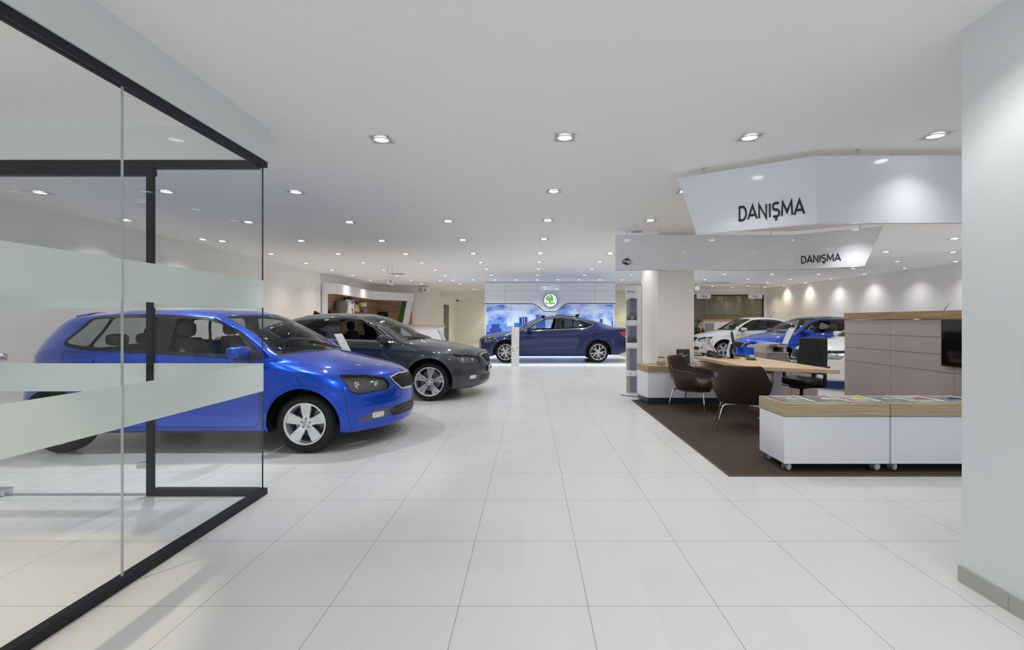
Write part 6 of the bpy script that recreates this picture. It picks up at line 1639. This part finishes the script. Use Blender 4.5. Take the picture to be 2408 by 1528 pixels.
# ---------------------------------------------------------------- rear office corner with a seated person
def build_office():
    t = thing('office_sideboard', 'white office sideboard with wooden top behind the seated person', 'sideboard', (8.38, 19.50, 0))
    box_obj('body', (-.72, -.2, .0), (.55, .25, 1.31), 'white_lacquer', t); box_obj('top', (-.74, -.22, 1.31), (.57, .27, 1.40), 'oak_x', t)
    box_obj('door_joint', (.0, -.205, .05), (.01, -.2, 1.29), 'grey_mid', t)
    box_obj('open_shelf', (-.70, -.203, .80), (-.28, -.2, 1.25), 'grey_mid', t)
    d = thing('office_desk', 'white office desk in front of the seated person, far right', 'desk', (7.78, 18.1, 0))
    box_obj('desktop', (-.55, -.40, .70), (.95, .35, .74), 'white_lacquer', d)
    for sx in (-.5, .88): box_obj('leg', (sx, -.35, 0), (sx+.05, .3, .70), 'grey_light', d)
    m = thing('office_monitor', 'dark monitor on the far office desk', 'monitor', (8.45, 18.15, .74), .3)
    box_obj('screen', (-.25, -.02, .10), (.25, .02, .42), 'screen', m); MB().tube([(0, .02, .01), (0, .03, .2)], .02, 8).build('neck', 'black', m); box_obj('foot', (-.1, -.07, 0), (.1, .09, .012), 'black', m)
    p = thing('pen_cup', 'dark pen cup on the far office desk', 'cup', (7.74, 18.25, .74)); MB().lathe([(0, 0), (.04, 0), (.042, .12), (.036, .12), (.034, .01)], 16).build('cup', 'logo_navy', p, smooth=True); MB().tube([(.01, 0, .02), (.03, .0, .24)], .006, 6).tube([(-.01, .01, .02), (-.02, .01, .22)], .006, 6).build('pens', 'grey_dark', p)
    g = thing('table_lamp', 'small green domed ornament on the far office desk', 'ornament', (8.02, 18.3, .74)); MB().lathe([(.09, .12), (.085, .16), (.05, .21), (0, .225)], 20).build('dome', 'plant_green', g, smooth=True); MB().lathe([(0, 0), (.07, 0), (.07, .01), (.02, .02), (.02, .12), (.085, .122)], 20).build('stand', 'white_lacquer', g, smooth=True)
    c = thing('office_chair', 'dark office chair under the seated person', 'office chair', (7.12, 18.80, 0), -PI/2-.85)
    mb = MB(); rbox(mb, (0, .0, .44), (.5, .5, .1), .5); mb.build('seat', 'black', c, smooth=True)
    mb = MB(); rbox(mb, (0, -.25, .75), (.46, .08, .5), .5); mb.build('backrest', 'black', c, smooth=True)
    mb = MB().tube([(0, 0, .05), (0, 0, .42)], .03, 8)
    for k in range(5): mb.tube([(0, 0, .08), (.3*math.cos(2*PI*k/5), .3*math.sin(2*PI*k/5), .03)], [.03, .02], 6)
    mb.build('star_base', 'black', c)
    # person : skin-modifier figure, seated, leaning forward, looking down to the right
    pr = thing('person', 'seated man in dark suit and tie looking down, far right behind the cars', 'person', (7.14, 18.75, 0), -PI/2-.85)
    def skin(name, V, E, Rr, m, par, root=0, sub=2):
        me = bpy.data.meshes.new(name); me.from_pydata(V, E, []); me.update(); ob = bpy.data.objects.new(name, me); COL.objects.link(ob); ob.parent = par
        md = ob.modifiers.new('skin', 'SKIN'); md.use_smooth_shade = True
        lay = me.skin_vertices[0] if me.skin_vertices else None
        if lay is None:
            bm = bmesh.new(); bm.from_mesh(me); bm.verts.layers.skin.verify(); bm.to_mesh(me); bm.free(); lay = me.skin_vertices[0]
        for i, r in enumerate(Rr): lay.data[i].radius = r if isinstance(r, tuple) else (r, r); lay.data[i].use_root = (i == root)
        s2 = ob.modifiers.new('sub', 'SUBSURF'); s2.levels = sub; s2.render_levels = sub
        me.materials.append(MATS[m]); return ob
    # y forward in local space
    J = [(0, -.02, .56), (0, .01, .72), (0, .06, .92), (0, .09, 1.03), (0, .125, 1.10), (0, .15, 1.16), (0, .165, 1.24), (0, .16, 1.32),
         (.17, .08, 1.00), (.24, .16, .84), (.20, .36, .77), (.17, .45, .765),
         (-.17, .08, 1.00), (-.24, .16, .84), (-.20, .36, .77), (-.15, .45, .765),
         (.10, .05, .54), (.12, .42, .52), (.12, .40, .28), (.12, .40, .06), (.12, .54, .04),
         (-.10, .05, .54), (-.12, .42, .52), (-.12, .40, .28), (-.12, .40, .06), (-.12, .54, .04)]
    Ed = [(0, 1), (1, 2), (2, 3), (3, 4), (4, 5), (5, 6), (6, 7), (3, 8), (8, 9), (9, 10), (10, 11), (3, 12), (12, 13), (13, 14), (14, 15), (0, 16), (16, 17), (17, 18), (18, 19), (19, 20), (0, 21), (21, 22), (22, 23), (23, 24), (24, 25)]
    Rr = [(.13, .10), (.12, .09), (.13, .08), (.08, .06), .050, .065, .082, .06, .045, .042, .036, .028, .045, .042, .036, .028, .085, .07, .055, .04, .035, .085, .07, .055, .04, .035]
    body = skin('body', J, Ed, Rr, 'skin', pr)
    jk = [0, 1, 2, 3, 8, 9, 10, 12, 13, 14]; mp = {k: i for i, k in enumerate(jk)}
    R2 = [(.17, .14), (.17, .13), (.20, .13), (.15, .105), .098, .078, .056, .098, .078, .056]
    skin('suit_jacket', [J[k] for k in jk], [(mp[a], mp[b]) for a, b in Ed if a in mp and b in mp], R2, 'suit', pr)
    tk = [0, 16, 17, 18, 19, 21, 22, 23, 24]; mp = {k: i for i, k in enumerate(tk)}
    skin('trousers', [J[k] for k in tk], [(mp[a], mp[b]) for a, b in Ed if a in mp and b in mp], [(.165, .13), .10, .085, .068, .055, .10, .085, .068, .055], 'suit', pr)
    for g in (1, -1):
        mb = MB(); rbox(mb, (g*.12, .47, .045), (.10, .27, .09), .6); mb.build('shoe', 'black', pr, smooth=True)
        for k in range(4):
            L_ = (.075, .085, .082, .066)[k]; x = g*.16-.030+.02*k
            MB().tube([(x, .46, .765), (x, .46+L_*.5, .768), (x, .46+L_, .752)], [.009, .0085, .007], 8).build('finger', 'skin', body, smooth=True)
        MB().tube([(g*.13, .44, .765), (g*.10, .475, .762), (g*.095, .50, .755)], [.010, .009, .008], 8).build('thumb', 'skin', body, smooth=True)
    mb = MB(); mb.sphere((0, .122, 1.275), (.087, .088, .092), 16, 10); mb.build('hair', 'hair', pr, smooth=True)
    fc = MB(); rbox(fc, (0, .246, 1.215), (.024, .034, .05), .8); fc.build('nose', 'skin', body, smooth=True)
    for g in (1, -1):
        MB().sphere((g*.034, .230, 1.240), .009, 10, 8).build('eye', 'black', body, smooth=True); MB().sphere((g*.083, .15, 1.225), (.014, .026, .034), 10, 8).build('ear', 'skin', body, smooth=True)
    mb = MB(); rbox(mb, (0, .226, 1.172), (.05, .016, .010), .8); mb.build('mouth', 'seat_beige', body, smooth=True)
    mesh_obj('shirt_front', [(-.075, .165, 1.055), (.075, .165, 1.055), (.035, .195, .90), (0, .195, .80), (-.035, .195, .90), (0, .185, 1.06)], [(0, 4, 3, 2, 1, 5)], 'shirt', pr, solid=.01)
    mesh_obj('necktie', [(-.014, .192, 1.045), (.014, .192, 1.045), (.026, .205, .87), (0, .205, .83), (-.026, .205, .87)], [(0, 4, 3, 2, 1)], 'grey_dark', pr, solid=.008)
    MB().lathe([(.066, 0), (.072, .02), (.066, .045)], 20, Matrix.Translation((0, .105, 1.06)) @ Matrix.Rotation(-.35, 4, 'X')).build('shirt_collar', 'shirt', pr, smooth=True)

def number_plate(car, B, text, x0, z, w=.46, h=.11, y=0., yaw=0., col='black_gloss', tcol='white_lacquer'):
    hit = B.bvh.ray_cast(Vector((4, abs(y)+1e-3, z)), Vector((-1, 0, 0))); x = hit[0].x+.008
    n = hit[1] if hit[1].x > 0 else -hit[1]
    M = frame((x, y, z), (0, 1, 0), (0, 0, 1))
    p = MB().box((-w/2, -h/2, -.012), (w/2, h/2, 0), M).build('number_plate', col, car, bevel=.004)
    text_obj('plate_text', text, h*.62, M @ Matrix.Translation((0, -.004, .0006)), tcol, p, depth=.0006, bold=.001, sx=w*.86/(max(1e-3, text_width(text, h*.62))) if True else 1)
    return p
def text_width(b, s):
    v, f = text_mesh(b, s); xs = [p[0] for p in v]; return max(xs)-min(xs)

def build_cars():
    c, B = build_car('car', 'bright blue hatchback parked behind the glass screen at left', (-3.48, 5.20, 0), 0, HATCH, 'paint_blue', .016, spokes5(), 'alloy_bright', seat='seat_grey', open_front='R', rear_glass='car_glass', antenna='none')
    sp = MB(); n = 14; V = []
    for i in range(n+1):
        y = -.50+1.0*i/n; k = (abs(y)/.5)**2.2; V += [(-1.36+.12*k, y, 1.428-.022*k), (-1.645+.25*k, y, 1.395-.016*k), (-1.64+.25*k, y, 1.375-.016*k), (-1.45+.14*k, y, 1.375-.02*k)]
    sp.add(V, [(4*i+j, 4*i+4+j, 4*i+4+(j+1) % 4, 4*i+(j+1) % 4) for i in range(n) for j in range(4)]+[(0, 1, 2, 3), (4*n+3, 4*n+2, 4*n+1, 4*n)])
    cleanup_mesh(sp.build('roof_spoiler', 'paint_blue', c, smooth=True, autosm=.6))
    c, B = build_car('car', 'dark grey liftback parked behind the blue hatchback', (-3.088, 8.13, 0), 0, LIFT, 'paint_grey', .02, spokes5split(), 'alloy_bright', chrome_dlo=True, open_front='R')
    number_plate(c, B, 'SUPERB', 0, .475, .50, .11, col='white_lacquer', tcol='black_text')
    c, B = build_car('car', 'navy blue liftback shown side-on before the display wall', (.665, 14.36, .045), PI, LIFT, 'paint_navy', .025, spokes10v(), 'alloy_bright', chrome_dlo=True, open_front='L')
    # tilted glass sunroof of the navy car
    s = MB(); zr = 1.452
    s.box((-.95, -.42, 0), (-.15, .42, .012), Matrix.Translation((0, 0, zr+.012)) @ Matrix.Rotation(.03, 4, 'Y')); s.build('sunroof', 'black_gloss', c, bevel=.004)
    MB().box((-.2, -.40, zr-.03), (-.17, .40, zr+.02)).box((.20, -.42, zr-.035), (.30, .42, zr+.012)).build('sunroof_deflector', 'trim_black', c)
    c, B = build_car('car', 'white car furthest back on the right, beside the column', (8.15, 16.35, 0), PI, MIDCAR, 'paint_white', .026, spokes5(.05, .07), 'alloy_bright', seat='seat_beige', glass='car_glass', antenna='rod', bowl='lamp_chrome')
    number_plate(c, B, 'RAPİD'.replace('İ', 'I'), 0, .40, .46, .11, col='white_lacquer', tcol='black_text')
    c, B = build_car('car', 'bright blue car with dark roof on the right, between the two white cars', (7.98, 12.5, 0), PI, MIDCAR, 'paint_blue', .022, spokes5(.05, .07), 'alloy_bright', seat='seat_beige', roof='black_gloss', open_front='L', antenna='none', bowl='lamp_chrome')
    c, B = build_car('car', 'white car nearest on the right, behind the office chair', (7.63, 9.0, 0), PI, MIDCAR, 'paint_white', .022, spokes5(.05, .07), 'alloy_bright', seat='seat_dark', antenna='rod', bowl='lamp_chrome')
    number_plate(c, B, 'Rapid Spaceback', 0, .505, .56, .12)

def build_camera():
    cam = bpy.data.cameras.new('camera'); o = bpy.data.objects.new('camera', cam); COL.objects.link(o); SC.camera = o
    o.location = (0, 0, H); o.rotation_euler = (PI/2, 0, 0)
    cam.sensor_fit = 'HORIZONTAL'; cam.sensor_width = 36.; cam.lens = 36.*F/2408
    cam.shift_x = -(VX-1204)/2408; cam.shift_y = (VY-764)/2408
    cam.clip_start = .05; cam.clip_end = 200
def build_world():
    w = bpy.data.worlds.new('world'); SC.world = w; w.use_nodes = True; b = w.node_tree.nodes['Background']
    b.inputs[0].default_value = (.86, .93, 1, 1); b.inputs[1].default_value = WORLD
    SC.view_settings.view_transform = 'Standard'; SC.view_settings.look = 'None'; SC.view_settings.exposure = EXPO; SC.view_settings.gamma = GAMMA
    c = SC.cycles; c.use_denoising = True; c.max_bounces = 10; c.use_adaptive_sampling = True; c.adaptive_threshold = .02; c.diffuse_bounces = 8; c.glossy_bounces = 5; c.transparent_max_bounces = 24; c.transmission_bounces = 6
    c.sample_clamp_indirect = 4.; c.caustics_reflective = False; c.caustics_refractive = False
    MATS['led_strip'].node_tree.nodes['Principled BSDF'].inputs['Emission Strength'].default_value = 1.2
    for n in ('lamp_white', 'lamp_warm', 'lamp_blue', 'halo', 'logo_white', 'logo_green', 'exit_white', 'tail_red'):
        MATS[n].cycles.emission_sampling = 'NONE'
E_SPOT = 31.5; WORLD = 1.15; EXPO = 0.; GAMMA = 1.07
build_mats()
extra_mats()
build_room(); build_glass(); build_lights(); build_signs(); build_display(); build_pylons(); build_niche(); build_tower(); build_sideboard()
build_reception(); build_chairs(); build_desktop(); build_office(); build_cars(); build_camera(); build_world()
